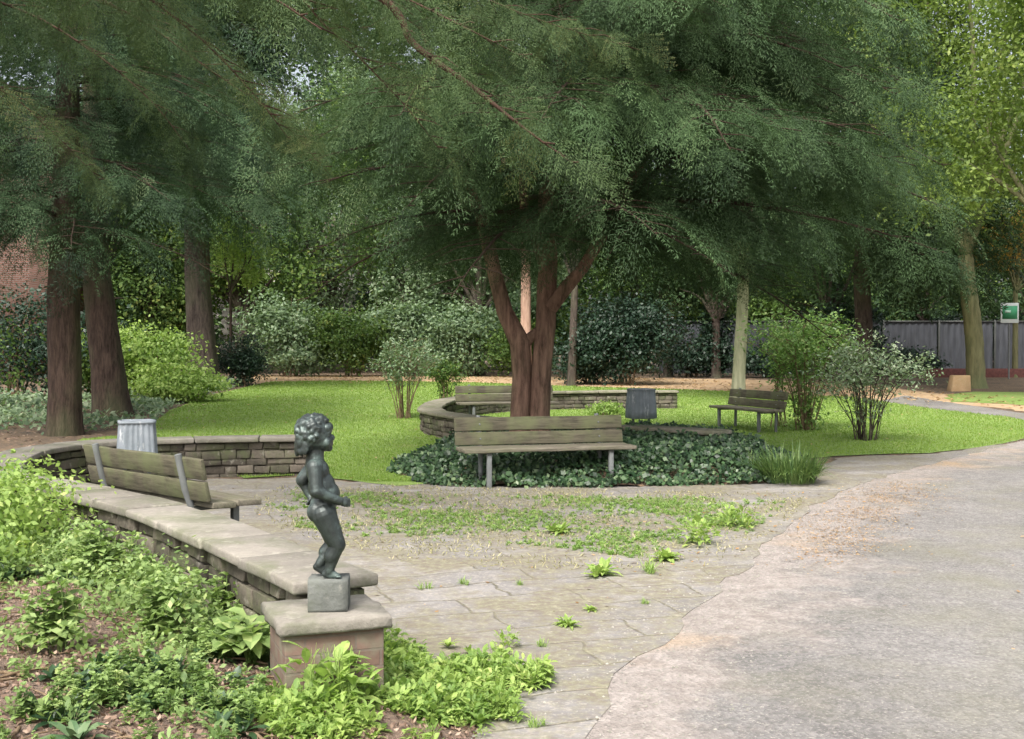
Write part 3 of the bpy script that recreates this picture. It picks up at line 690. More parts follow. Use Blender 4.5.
def bough_sprays(path, dens, sl, start=.2, subf=.42, sub=True, twig=None, pitch=.35):
    """positions and directions of sprays along a bough and its side branches"""
    path = np.asarray(path, float); s_ = np.r_[0, np.cumsum(np.linalg.norm(np.diff(path, axis=0), axis=1))]; L_ = s_[-1]
    Ps = []; Ds = []; bt_ = random.uniform(-.2, .2)
    def pt(d_): return np.array([np.interp(d_, s_, path[:, k_]) for k_ in range(3)])
    d_ = start*L_; sg = 1
    while d_ < L_:
        p_ = pt(d_); t_ = unit(pt(min(d_+.1, L_))-pt(max(d_-.1, 0))); fr = d_/L_
        h_ = unit(np.array([t_[0], t_[1], 0])+1e-6); an = sg*R(random.uniform(35, 75)); sl_ = (L_*subf*(1-fr)**.7+.25)*random.uniform(.6, 1.1)
        dr = np.array([h_[0]*math.cos(an)-h_[1]*math.sin(an), h_[0]*math.sin(an)+h_[1]*math.cos(an), random.uniform(-.15, .15)])
        n_ = max(1, int(sl_/.28*dens)); dro = random.uniform(.15, .4)
        end = None
        for k_ in range(n_):
            f_ = (k_+.5)/n_; q = p_+dr*sl_*f_-np.array([0, 0, dro*f_*f_*sl_]); a2 = random.gauss(0, .6)
            D_ = np.array([dr[0]*math.cos(a2)-dr[1]*math.sin(a2), dr[0]*math.sin(a2)+dr[1]*math.cos(a2), -pitch-dro*f_*1.2+random.gauss(0, .22)])
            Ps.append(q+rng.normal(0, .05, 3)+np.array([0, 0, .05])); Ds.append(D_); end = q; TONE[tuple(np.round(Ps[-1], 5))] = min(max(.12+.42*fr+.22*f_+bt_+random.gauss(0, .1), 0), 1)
        if twig is not None:
            mid_ = p_+dr*sl_*.5-np.array([0, 0, dro*.25*sl_]); twig.tube([p_, mid_, end if end is not None else mid_+dr*.1], [.008, .005, .002], 4, cap=False)
        sg = -sg; d_ += .22/dens*random.uniform(.7, 1.3)
    for k_ in range(int(3*dens)+1):
        D_ = unit(path[-1]-path[-2])+rng.normal(0, .25, 3)-np.array([0, 0, .25]); Ps.append(path[-1]-unit(path[-1]-path[-2])*random.uniform(0, .3)); Ds.append(D_)
    return Ps, Ds
def make_crown(Ps, Ds, protos, sc, m, parent, jit=.25, keep=None):
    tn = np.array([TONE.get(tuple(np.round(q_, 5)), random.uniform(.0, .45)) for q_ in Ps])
    Ps = np.array(Ps); Ds = unit(np.array(Ds))
    if keep is not None:
        k_ = keep(Ps); Ps, Ds, tn = Ps[k_], Ds[k_], tn[k_]
    G = Geo(); which = rng.integers(0, len(protos), len(Ps))
    for i_, pr in enumerate(protos):
        w_ = which == i_; n_ = w_.sum()
        if n_ == 0: continue
        U = unit(np.array([0, 0, 1.])+rng.normal(0, .35, (n_, 3)))
        G.inst(pr, Ps[w_], Ds[w_], U, sc*rng.uniform(1-jit, 1+jit, n_), tn[w_])
    o = G.obj('crown', m, parent); return o
def bough(base, az, L_, rise, droop, n_=9, wig=.06):
    t_ = np.linspace(0, 1, n_); d = np.array([math.cos(az), math.sin(az)]); an = az+np.cumsum(rng.normal(0, wig, n_))
    xy = np.cumsum(np.stack([np.cos(an), np.sin(an)], 1)*L_/(n_-1), 0); xy -= xy[0]
    return np.c_[base[0]+xy[:, 0], base[1]+xy[:, 1], base[2]+L_*(rise*t_-droop*t_*t_)]
def conifer(name, label, base, trunk_pts, rad, prof, nb, zlo, zhi, sc, dens, protos, mleaf, mbark, keep=None, rise=.22, droop=.42, extra=None, azr=None, group=None, pitch=.35, extra_trunks=(), fill=.6):
    root = empty(name, (0, 0, 0), label=label, cat='tree', group=group)
    root.location = (base[0], base[1], float(hgt(base[1])))
    off = np.array(root.location)
    T_ = Geo(); tp = np.array(trunk_pts, float)-off
    zz = np.linspace(tp[0][2], tp[-1][2], 90); tpp = np.stack([np.interp(zz, tp[:, 2], tp[:, 0]), np.interp(zz, tp[:, 2], tp[:, 1]), zz], 1)
    rr = np.interp(zz, tp[:, 2], rad); rr = rr*(1+.22*np.exp(-np.maximum(zz-tp[0][2]-.05, 0)/.28))
    T_.tube(tpp, rr, 44, .022, .055)
    for tr_, r_ in extra_trunks: T_.tube(np.array(tr_)-off, r_, 16, .03, .06)
    Ps = []; Ds = []; B_ = Geo()
    for i_ in range(nb):
        z_ = zlo+(zhi-zlo)*(i_+random.random())/nb; az = random.uniform(0, 2*math.pi) if azr is None else random.uniform(*azr)
        L_ = prof(z_, az)*random.uniform(.75, 1.05)
        if L_ < .4: continue
        b0 = np.array([np.interp(z_, tpp[:, 2], tpp[:, 0]), np.interp(z_, tpp[:, 2], tpp[:, 1]), z_])
        bp = bough(b0, az, L_, rise*random.uniform(.6, 1.3), droop*random.uniform(.7, 1.25))
        r0 = .010+.008*L_; B_.tube(bp, np.linspace(r0, .004, len(bp)), 6, .05, cap=False)
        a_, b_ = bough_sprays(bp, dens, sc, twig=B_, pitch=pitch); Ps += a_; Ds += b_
    for bp, r0, dn in (extra or []):
        bp = np.array(bp)-off; zsm = spline(bp); B_.tube(zsm, np.linspace(r0, .006, len(zsm)), 8, .05, cap=False)
        a_, b_ = bough_sprays(zsm, dn, sc, start=.15, twig=B_, pitch=pitch); Ps += a_; Ds += b_
    T_.obj('trunk', mbark, root, smooth=True); B_.obj('branches', m_branch, root, smooth=True)
    # shorter inner sprays filling the crown
    P0 = np.array(Ps); k_ = rng.integers(0, len(P0), int(len(P0)*fill)); ax = np.stack([np.interp(P0[k_, 2], tpp[:, 2], tpp[:, 0]), np.interp(P0[k_, 2], tpp[:, 2], tpp[:, 1]), P0[k_, 2]], 1)
    f_ = rng.uniform(.35, 1.0, (len(k_), 1)); Pi = ax+(P0[k_]-ax)*f_+rng.normal(0, .35, (len(k_), 3)); Di = unit(P0[k_]-ax)+rng.normal(0, .5, (len(k_), 3))-np.array([0, 0, .5])
    Ps = list(Ps)+list(Pi); Ds = list(Ds)+list(Di)
    kp = None if keep is None else (lambda q: keep(q+off))
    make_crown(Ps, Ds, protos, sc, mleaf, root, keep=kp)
    return root, len(Ps)

# --- central yew, several stems
Y0 = 16.4
def yprof(z, az):
    # crown broader to the right and towards the back
    b_ = 4.7+.7*math.cos(az)+(.3 if z < 5 else 0)
    return b_*math.sqrt(max(0, 1-((z-4.2)/7.0)**2)) if z > 2.9 else b_*.75
lt = [P(521, 462, Y0), P(521, 400, Y0), P(518, 350, Y0), P(502, 305, Y0), P(492, 262, Y0), P(484, 215, Y0)]
def ykeep(p):
    dx = p[:, 0]-.4; lim = 2.95+.25*np.sin(p[:, 0]*1.7)+.2*np.sin(p[:, 1]*2)+np.where(p[:, 0] < -.2, .45, 0)-.06*np.maximum(p[:, 0]-2, 0)
    return p[:, 2] > lim
ex_tr = [
 ([P(519, 466, Y0), P(520, 420, Y0), P(522, 375, Y0), P(520, 343, Y0), P(505, 312, Y0), P(494, 270, Y0), P(487, 235, Y0), (-.75, Y0-.1, 4.6), (-1.3, Y0-.3, 6.2)], [.20, .15, .14, .15, .12, .105, .10, .08, .03]),
 ([P(521, 348, Y0), P(530, 338, Y0), P(541, 328, Y0)], [.09, .08, .06]),
 ([P(551, 308, Y0-.1), P(566, 288, Y0-.2), P(583, 268, Y0-.3), P(600, 240, Y0-.4), (1.9, Y0-.6, 4.4), (3.0, Y0-1, 5.3)], [.10, .095, .085, .08, .06, .02]),
 ([P(547, 270, Y0-.1), P(536, 240, Y0), P(525, 215, Y0+.1), (.1, Y0+.3, 5.2)], [.09, .08, .07, .03])]
_, n_ = conifer('yew_tree', 'multi stemmed red barked yew with spreading dark crown in the ivy bed', (.25, Y0),
    [P(539, 466, Y0), P(539, 420, Y0), P(541, 370, Y0), P(546, 325, Y0), P(547, 290, Y0), P(549, 258, Y0), P(546, 200, Y0), P(560, 100, Y0), P(560, 0, Y0)][:], [.17, .15, .145, .145, .14, .13, .11, .08, .03],
    yprof, 84, 3.1, 9.6, .72, 1.05, PRO, m_yew, m_barkyew, fill=.3, keep=ykeep, rise=.20, droop=.36, extra_trunks=ex_tr,
    extra=[([P(600, 240, Y0-.4), (2.2, Y0-1.0, 4.2), (3.6, Y0-1.8, 4.3), (5.0, Y0-2.2, 3.9)], .05, 1.4), ([(1.0, Y0-.2, 4.6), (1.6, Y0-1.8, 4.9), (2.1, Y0-3.4, 4.4), (2.3, Y0-4.4, 3.7)], .05, 1.5),
           ([(.4, Y0-.2, 4.6), (-.4, Y0-1.8, 5.0), (-1.0, Y0-3.2, 4.7), (-1.2, Y0-4.2, 4.1)], .05, 1.4), ([(1.2, Y0, 4.2), (3.0, Y0-.4, 4.5), (4.6, Y0-.7, 4.1), (5.9, Y0-1, 3.5)], .06, 1.5),
           ([(1.2, Y0, 5.2), (3.2, Y0+.6, 5.6), (5.0, Y0+1, 5.2), (6.6, Y0+1, 4.4)], .06, 1.3), ([(.8, Y0-.1, 5.4), (2.2, Y0-2, 6.2), (3.4, Y0-3, 6.0), (4.4, Y0-3.5, 5.3)], .05, 1.4)])
print('yew sprays', n_)
# --- left hand group
def cprof(r0, z0, z1): return lambda z, az: r0*max(0, 1-(z-z0)/(z1-z0))**.6
b_ = at(64, 435); q = b_
conifer('conifer_tree', 'leftmost thick reddish trunk under dark drooping conifer boughs', b_,
    [(q[0], q[1], hgt(q[1])-.05), P(65, 370, q[1]), P(64, 300, q[1]), P(66, 230, q[1]), (q[0]+.1, q[1], 6.5), (q[0]+.2, q[1], 11)], [.29, .29, .29, .27, .2, .05],
    cprof(4.3, 3, 12), 46, 3.6, 11, .85, .9, PRO, m_con, m_bark, keep=lambda p: p[:, 2] > 3.35+.3*np.sin(p[:, 0]*2), droop=.45, azr=(R(-200), R(60)), group='conifers on the left')
b_ = at(112, 417); q = b_
conifer('conifer_tree', 'leaning ridged brown trunk standing second from the left', b_,
    [(q[0], q[1], hgt(q[1])-.05), P(108, 370, q[1]), P(101, 310, q[1]), P(96, 270, q[1]), (P(92, 200, q[1])[0], q[1], 6.5), (P(92, 200, q[1])[0], q[1], 12)], [.40, .36, .33, .30, .2, .05],
    cprof(4.6, 4, 13), 40, 4.4, 12, 1.0, .75, PRO, m_con, m_bark, droop=.42, azr=(R(-200), R(60)), group='conifers on the left')
b_ = at(203, 388); q = b_
conifer('conifer_tree', 'tall straight grey brown trunk at the left edge of the lawn', b_,
    [(q[0], q[1], hgt(q[1])-.05), P(203, 360, q[1]), P(198, 290, q[1]), P(196, 220, q[1]), (P(196, 100, q[1])[0], q[1], 11), (P(196, 100, q[1])[0], q[1], 16)], [.55, .46, .40, .38, .28, .06],
    cprof(5.4, 6, 18), 46, 6.4, 16, 1.35, .6, PROL, m_con, m_barkg, droop=.42, azr=(R(-200), R(60)), group='conifers on the left')
# --- near conifer whose trunk stands outside the picture on the left; boughs hang into view
def exb(*pts, r=.045, d=1.5): return ([tuple(p_) for p_ in pts], r, d)
tg_ = (-7.2, 9.8)
_, n_ = conifer('overhanging_conifer', 'nearest conifer whose reddish boughs hang across the top left', tg_,
    [(-7.2, 9.8, -.05), (-7.2, 9.8, 3), (-7.1, 9.8, 7), (-7.1, 9.8, 12)], [.42, .34, .25, .05],
    cprof(4.0, 3.2, 13), 26, 4.6, 12, .62, .7, PRO, m_yewn, m_barkyew, azr=(R(60), R(320)))
def near_boughs():
    root = None
    lst = [
     [(-6.9, 9.7, 5.6), (-4.2, 9.1, 5.9), P(345, -25, 8.4), P(415, 45, 8.3), P(470, 85, 8.2), P(520, 125, 8.1), P(575, 165, 8.0)],
     [(-6.9, 9.7, 5.0), (-4.4, 9.6, 5.3), P(250, -30, 9.2), P(330, 30, 9.1), P(400, 100, 9.0), P(440, 150, 9.0)],
     [(-6.9, 9.7, 4.9), (-4.8, 9.9, 5.1), P(110, -20, 9.8), P(190, 30, 9.8), P(250, 90, 9.7), P(290, 140, 9.7)],
     [(-6.9, 9.7, 4.4), (-5.2, 10.3, 4.8), P(20, 10, 11), P(90, 50, 11), P(150, 100, 11), P(190, 150, 11)],
     [(-6.9, 9.7, 4.8), (-4.6, 9.0, 5.4), P(190, -60, 7.8), P(262, -10, 7.6), P(300, 15, 7.6), P(322, 30, 7.5)],
     [(-6.9, 9.9, 5.8), (-4.5, 10.5, 6.2), P(330, -60, 11.5), P(440, -20, 11.8), P(540, 20, 12), P(640, 50, 12.3)],
     [(-6.9, 9.9, 5.2), (-5.3, 11.5, 5.4), P(120, 10, 13), P(210, 70, 13.5), P(280, 120, 13.8), P(330, 175, 14)],
     [(-6.9, 9.9, 4.4), (-6.3, 11.5, 4.6), P(0, 90, 13), P(50, 130, 13.2), P(100, 180, 13.4)],
     [(-6.9, 9.9, 6.2), (-4.5, 10.8, 6.8), P(350, -110, 12), P(470, -70, 12.5), P(600, -40, 12.8), P(700, -10, 13)],
     [(-6.9, 9.7, 5.2), (-4.6, 9.3, 5.5), P(280, -70, 9.0), P(370, -20, 8.9), P(450, 20, 8.8), P(530, 60, 8.7)]]
    return lst
root = [o for o in C.objects if o.name == 'overhanging_conifer'][0]; off = np.array(root.location)
T_ = Geo(); Ps = []; Ds = []
for i_, bp in enumerate(near_boughs()):
    z_ = spline(np.array(bp)-off); T_.tube(z_, np.linspace(.045 if i_ == 0 else .018, .003, len(z_)), 8, .05, cap=False)
    a_, b_ = bough_sprays(z_, 1.7, .5, start=.36, subf=.16, twig=T_, pitch=.6); Ps += a_; Ds += b_
T_.obj('bough', m_branch2, root, smooth=True)
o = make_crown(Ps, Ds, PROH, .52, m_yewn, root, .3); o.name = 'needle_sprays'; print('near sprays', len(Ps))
# --- conifers on the right behind
b_ = at(864, 384); q = b_
conifer('conifer_tree', 'dark trunked conifer in front of the grey fence on the right', b_,
    [(q[0], q[1], hgt(q[1])-.05), P(864, 330, q[1]), P(862, 280, q[1]), (q[0], q[1], 8), (q[0], q[1], 15)], [.33, .28, .26, .2, .05],
    cprof(5.6, 4, 18), 52, 4.3, 14, 1.25, .7, PROL, m_yew, m_barkg, droop=.45, keep=lambda p: p[:, 2] > 3.7, azr=(R(-200), R(70)))
b_ = at(738, 399); q = b_
conifer('conifer_tree', 'slender pale straight trunk rising from the lawn beyond the right bench', b_,
    [(q[0], q[1], hgt(q[1])-.05), P(739, 370, q[1]), P(742, 320, q[1]), P(744, 270, q[1]), (q[0]+.3, q[1], 8), (q[0]+.3, q[1], 13)], [.19, .175, .16, .15, .12, .04],
    cprof(4.2, 4, 16), 40, 4.2, 13, 1.1, .7, PROL, m_yew, m_barkp, droop=.4, keep=lambda p: p[:, 2] > 3.9, azr=(R(-200), R(70)))

# --- broadleaf trees and shrubs
def leaf_cloud(G, blobs, n_, ls, flat=.25, inner=.35, clump=14, cr=.28, aspect=.55, holes=0):
    """leaves in clumps spread through ellipsoids (cx,cy,cz,rx,ry,rz)"""
    vol = np.array([b_[3]*b_[4]*b_[5] for b_ in blobs])**(2/3); vol /= vol.sum()
    for b_, v_ in zip(blobs, vol):
        m_ = max(20, int(n_*v_)); c_ = np.array(b_[:3]); r_ = np.array(b_[3:])
        kc = max(3, int(clump)); cd = rdir(kc); cr_ = rng.uniform(inner, 1, kc)**.6; cc = cd*cr_[:, None]
        w_ = rng.integers(0, kc, m_); size = rng.uniform(.6, 1.3, kc)
        p_ = cc[w_]+rng.normal(0, cr, (m_, 3))*size[w_][:, None]*np.array([1, 1, .7])
        pos = c_+p_*r_; out = unit(p_*r_); nrm = unit(out*.5+rdir(m_)*.8+np.array([0, 0, .55])); d_ = unit(np.cross(nrm, rdir(m_))); d_ = unit(d_-np.array([0, 0, flat]))
        ct = rng.uniform(0, 1, kc)[w_]
        L_ = ls*rng.uniform(.6, 1.3, m_); G.diamonds(pos, d_, L_, L_*aspect, nrm, np.clip(.5*ct+.5*rng.uniform(0, 1, m_), 0, 1))
def broadleaf(name, label, base, H, crown, n_, ls, mleaf, mbark, trunk_r, fork=None, lean=(0, 0), group=None, blobs_n=9, cz=None, clump=16, hang=0, seed=1, cat='tree', low=None, tpts=None):
    root = empty(name, (base[0], base[1], float(hgt(base[1]))), label=label, cat=cat, group=group); r_ = random.Random(seed)
    T_ = Geo(); fork = fork or H*.35
    top = (lean[0], lean[1], fork)
    if tpts is not None: tp = np.array(tpts)-np.array(root.location); top = tuple(tp[-1])
    else: tp = np.array([(0, 0, -.05), (lean[0]*.3, lean[1]*.3, fork*.4), top])
    z_ = spline(tp); T_.tube(z_, np.interp(np.linspace(0, 1, len(z_)), [0, .08, 1], [trunk_r*1.35, trunk_r, trunk_r*.75]), 14, .04, .05)
    rx, ry, rz = crown; cz = cz or H-rz; blobs = []
    for k_ in range(blobs_n):
        an = r_.uniform(0, 6.28); rr = r_.uniform(.25, .72)
        ph = r_.uniform(-.75, .85); bc = (top[0]+math.cos(an)*rx*rr*math.sqrt(1-ph*ph*.6), top[1]+math.sin(an)*ry*rr*math.sqrt(1-ph*ph*.6), cz+ph*rz*.8)
        s_ = r_.uniform(.32, .5); blobs.append((*bc, rx*s_, ry*s_, rz*s_*.8))
        mid_ = ((top[0]+bc[0])/2+r_.uniform(-.3, .3), (top[1]+bc[1])/2, (top[2]+bc[2])/2+.3)
        T_.tube(spline([top, mid_, bc]), np.linspace(trunk_r*.5, .02, 25), 6, .05, cap=False)
    T_.obj('trunk', mbark, root, smooth=True)
    G = Geo(); leaf_cloud(G, blobs, n_, ls, clump=clump, flat=.25+hang); G.obj('crown', mleaf, root)
    return root
def bush(name, label, base, size, n_, ls, mleaf, group=None, nb=6, seed=1, stems=7, cat='shrub', clump=18, lift=0):
    root = empty(name, (base[0], base[1], float(hgt(base[1]))), label=label, cat=cat, group=group); r_ = random.Random(seed)
    sx, sy, sz = size; T_ = Geo(); blobs = []
    for k_ in range(nb):
        an = r_.uniform(0, 6.28); rr = r_.uniform(0, .5); zc = lift+(sz-lift)*r_.uniform(.28, .72); s_ = r_.uniform(.42, .62)
        blobs.append((math.cos(an)*sx*rr, math.sin(an)*sy*rr, zc, sx*s_, sy*s_, min((sz-lift)*s_*.62, zc*.85)))
    for k_ in range(stems):
        b_ = blobs[k_ % nb]; an = r_.uniform(0, 6.28); s0 = (math.cos(an)*sx*.12, math.sin(an)*sy*.12, -.03); e_ = (b_[0]+r_.uniform(-.2, .2)*sx, b_[1], b_[2]+b_[5]*.7)
        T_.tube(spline([s0, ((s0[0]+e_[0])/2*.9, (s0[1]+e_[1])/2*.9, e_[2]*.55), e_]), np.linspace(.03*min(1, sz/2)+.006, .005, 25), 5, .1, cap=False)
    T_.obj('stems', m_twig, root)
    G = Geo(); leaf_cloud(G, blobs, n_, ls, clump=clump); V_ = np.concatenate(G.V)
    G.obj('foliage', mleaf, root); return root

def b2d(px, Y): return (P(px, 360, Y)[0], Y)
# bright broadleaf tree on the right
b_ = at(976, 388)
broadleaf('broadleaf_tree', 'bright yellow green tree with mossy trunk behind the right lawn', b_, 17, (6.6, 5.0, 6.8), 60000, .17, m_lime, m_barko, .30, fork=4.2, lean=(-.2, 0), seed=4, blobs_n=20, cz=10.2,
   tpts=[(b_[0], b_[1], hgt(b_[1])-.05), P(974, 340, b_[1]), P(968, 285, b_[1]), P(966, 255, b_[1])])
broadleaf('autumn_tree', 'small tree with orange and gold lower leaves near the green sign', b2d(1015, 46), 7.4, (4.6, 2.5, 1.5), 7000, .15, m_aut, m_barko, .12, fork=3.5, seed=5, blobs_n=8, cz=5.3)
broadleaf('broadleaf_tree', 'lime green tree at the right edge rising above the path bend', b2d(1075, 30), 14, (4.8, 4, 5.4), 44000, .14, m_lime, m_barko, .3, fork=3.6, seed=6, blobs_n=16, cz=8.4)
# backdrop wood: individual trees
BG = [(-230, 40, 15, m_mid, 'half hidden green tree beyond the left trunks at the picture edge'), (100, 50, 16, m_mid, 'green tree right of the brick building behind the second trunk'),
      (150, 54, 17, m_mid, 'tree seen between the second and third trunks on the left'), (245, 52, 16, m_mid, 'tree rising just right of the tall third trunk'),
      (330, 56, 17, m_grey, 'grey green tree above the pale house'), (410, 52, 16, m_mid, 'tree behind the thin multi stemmed lawn shrub'),
      (480, 49, 15, m_grey, 'grey green tree left of the yew stems in the distance'), (640, 53, 17, m_mid, 'tree above the dark evergreen bush'),
      (720, 55, 17, m_mid, 'tree behind the slender pale trunk'), (800, 60, 17, m_mid, 'tree behind the grey fence between the two right conifers'), (900, 62, 17, m_mid, 'tree behind the grey fence left of the mossy trunk'), (1090, 55, 14, m_lime, 'yellow green tree beyond the green sign')]
for i_, (px, Y, H, m_, lb) in enumerate(BG):
    broadleaf('background_tree', lb, b2d(px, Y), H, (4.6, 3.4, H*.45), 24000, .21, m_, m_barkg, .22, fork=2.6, seed=30+i_, blobs_n=15, cz=H*.47, group='trees of the backdrop')
# far woodland closing the view
G = Geo(); bl = []
for x_ in np.arange(-52, 62, 6.5):
    for z_, rz_ in ((2.6, 2.6), (7.0, 3.4), (12.5, 4), (17, 3.5)):
        if x_ > 17 and z_ > 15: continue
        bl.append((x_+rng.uniform(-2, 2), 71+rng.uniform(-3, 3)+z_*.15, z_+.5, 4.6, 2.6, rz_))
for x_ in np.arange(-48, 56, 4.5): bl.append((x_+rng.uniform(-1, 1), 62+rng.uniform(-1, 1), 2.2+rng.uniform(0, 2.5), 3.4, 1.6, 2.8)); bl.append((x_+rng.uniform(-1, 1), 63+rng.uniform(-1, 1), 6.5, 3.4, 1.6, 2.8))
for x_ in np.arange(-50, 18, 6): bl.append((x_, 74, 23+rng.uniform(0, 3), 5, 2.6, 5.5))
for x_ in np.arange(-34, 14, 3.6): bl.append((x_, 69+rng.uniform(-1, 1), 20.5+rng.uniform(-2, 3), 3.6, 2, 4.2))
leaf_cloud(G, bl, 230000, .48, clump=20, cr=.30, inner=.1)
tag(G.obj('far_woodland', m_dkwood), 'dark green mass of woodland closing the view behind everything', 'woodland', kind='stuff')
for i_, (px, py, H, lb) in enumerate([(716, 378, 9, 'dark trunked evergreen by the fence left of the slender pale trunk'), (668, 377, 8, 'dark evergreen tree above the low shrub left of the fence'), (828, 377, 8, 'dark evergreen hanging over the fence behind the tall green shrub'), (925, 374, 8, 'dark evergreen against the fence between the right conifer and the mossy trunk'), (1035, 374, 9, 'dark evergreen tree behind the green sign')]):
    broadleaf('evergreen_tree', lb, at(px, py), H, (3.0, 2.0, H*.36), 9000, .17, m_dkwood, m_barkg, .2, fork=2.2, seed=130+i_, blobs_n=9, cz=H*.56, group='dark evergreens along the fence')
# separate thin trunks seen behind
b_ = at(571, 386)
broadleaf('background_tree', 'slim olive trunk just right of the yew stems beyond the far wall', b_, 12, (3.4, 3, 4), 12000, .17, m_mid, m_barkg, .15, fork=4.4, seed=60, blobs_n=9, cz=8, group='trees of the backdrop', tpts=[(b_[0], b_[1], .3), P(573, 340, b_[1]), P(575, 285, b_[1])])
broadleaf('background_tree', 'pinkish pale trunk seen between the yew stems', b2d(526, 42), 13, (3.4, 3, 4), 10000, .17, m_mid, plainbark := bark('pink_bark', (.25, .15, .11, 1), (.48, .32, .25, 1), 8, .5), .22, fork=5, seed=61, blobs_n=9, cz=9, group='trees of the backdrop')
broadleaf('young_tree', 'thin sapling beside the dark round bush at the lawn edge', at(231, 384), 6, (1.6, 1.4, 1.6), 3500, .12, m_bright, m_bark, .06, fork=3.2, seed=62, blobs_n=6, cz=4.6)

# shrubs
SH = [(20, 400, (3.0, 1.8, 3.0), 9000, .12, m_dark, 'dark shrub left of the leftmost trunk'), (-60, 415, (3, 2, 2.6), 5000, .12, m_mid, 'green shrub at the far left edge'),
 (140, 399, (2.6, 1.5, 2.3), 9000, .13, m_bright, 'fresh green shrub between the second and third trunks'), (95, 398, (2.0, 1.3, 2.1), 6000, .12, m_mid, 'mid green shrub behind the leaning trunk'),
 (176, 402, (1.5, 1.0, 1.3), 5000, .12, m_bright, 'light green low shrub against the foot of the third trunk'), (243, 386, (1.15, 1.0, 1.75), 5500, .10, m_dark, 'dark rounded bush at the left end of the lawn'),
 (290, 376.5, (3.0, 1.6, 3.6), 9000, .17, m_grey, 'grey green shrub in front of the pale house on its left'), (352, 376.5, (2.4, 1.6, 2.9), 8000, .15, m_mid, 'dark shrub under the pale house front'),
 (400, 376, (2.8, 1.6, 3.2), 9000, .17, m_grey, 'large leaved grey green shrub behind the thin lawn shrub'), (462, 376.5, (2.6, 1.6, 3.0), 9000, .16, m_grey, 'pale leaved shrub left of the yew stems'),
 (520, 377, (2.0, 1.4, 2.6), 5000, .15, m_mid, 'green shrub seen right behind the yew stems'),
 (628, 385, (2.35, 1.8, 3.0), 16000, .13, m_dark, 'big dark evergreen bush behind the right hand bin'), (590, 384, (1.4, 1.2, 1.8), 5000, .12, m_dark, 'smaller dark bush beside the slim olive trunk'),
 (690, 377.5, (2.2, 1.3, 1.6), 5000, .14, m_dark, 'dark low shrub left of the pale trunk by the fence'), (765, 378, (2.2, 1.3, 1.5), 5000, .14, m_dark, 'dark low shrub right of the pale trunk by the fence'),
 (905, 377, (2.6, 1.3, 1.2), 5000, .14, m_dark, 'dark low shrub before the fence left of the mossy trunk'), (935, 373, (1.5, 1.3, 3.2), 5000, .14, m_dark, 'tall dark shrub against the fence left of the mossy trunk'), (1050, 374, (3.0, 1.3, 3.4), 8000, .15, m_dark, 'dark shrub behind the green sign'),
 (716, 377.5, (1.0, .9, 3.4), 4500, .14, m_dark, 'narrow dark column like shrub left of the slender pale trunk'), (826, 377.5, (2.4, 1.2, 2.9), 7000, .14, m_dark, 'dark tall shrub behind the tall green lawn shrub'),
 (868, 377, (1.0, 1.0, 3.2), 4000, .14, m_dark, 'dark narrow shrub at the foot of the right dark conifer'), (962, 373.5, (1.3, 1.0, 2.6), 4000, .14, m_dark, 'dark shrub just left of the mossy trunk'), (995, 373.5, (1.1, 1.0, 2.9), 4000, .14, m_dark, 'dark shrub between the mossy trunk and the sign')]
for i_, (px, py, s_, n_, ls, m_, lb) in enumerate(SH):
    bush('shrub', lb, at(px, py), s_, n_, ls, m_, seed=80+i_, group='shrubs along the edge of the wood', nb=8)

# open shrubs with fanning stems on the lawn
def fan_shrub(name, label, base, h_, w_, nst, nleaf, ls, m_, seed, droop=.2, lowleaf=.35, mt=None, bunch=.07):
    root = empty(name, (base[0], base[1], float(hgt(base[1]))), label=label, cat='shrub', group='open stemmed shrubs on the lawn'); r_ = random.Random(seed); T_ = Geo(); B = []
    for k_ in range(nst):
        an = r_.uniform(0, 6.28); out = r_.uniform(.25, 1); hh = h_*(1.05-.35*out)*r_.uniform(.8, 1.05); ex = (math.cos(an)*w_*out, math.sin(an)*w_*out*.8, hh-droop*out*.3)
        s0 = (math.cos(an)*r_.uniform(.02, .2), math.sin(an)*r_.uniform(.02, .2), -.02); z_ = spline([s0, (ex[0]*.3+r_.uniform(-.09, .09), ex[1]*.3+r_.uniform(-.09, .09), hh*r_.uniform(.4, .55)), (ex[0]*.68, ex[1]*.68, hh*.88), ex]); T_.tube(z_, np.linspace(r_.uniform(.006, .014), .003, len(z_)), 5, cap=False)
        for q in range(4):
            t0 = r_.uniform(.4, .95); p_ = z_[int(t0*(len(z_)-1))]; d_ = np.array([r_.uniform(-1, 1), r_.uniform(-1, 1), r_.uniform(0, .8)])*.28*w_; T_.tube([p_, p_+d_], [.005, .002], 4, cap=False)
            for u_ in np.linspace(.2, 1, 5): B.append(p_+d_*u_)
        for t0 in np.linspace(lowleaf, 1, 14): B.append(z_[int(t0*(len(z_)-1))])
    T_.obj('stems', mt or m_twig, root); B = np.array(B); k_ = rng.integers(0, len(B), nleaf); pos = B[k_]+rng.normal(0, bunch, (nleaf, 3))
    nrm = unit(rdir(nleaf)*.7+np.array([0, 0, .8])); d_ = unit(np.cross(nrm, rdir(nleaf))-np.array([0, 0, .15])); L_ = ls*rng.uniform(.6, 1.3, nleaf)
    G = Geo(); G.diamonds(pos, d_, L_, L_*.5, nrm, rng.uniform(0, 1, nleaf)); G.obj('foliage', m_, root); return root
fan_shrub('open_shrub', 'thin stemmed airy shrub on the left lawn near the wall corner', at(404, 419), 2.0, 1.0, 26, 2600, .075, m_grey, 1, lowleaf=.45, mt=m_twig)
fan_shrub('open_shrub', 'low leafy shrub beside the far left wall corner', at(446, 404), 1.3, .55, 14, 2200, .08, m_mid, 2, lowleaf=.2)
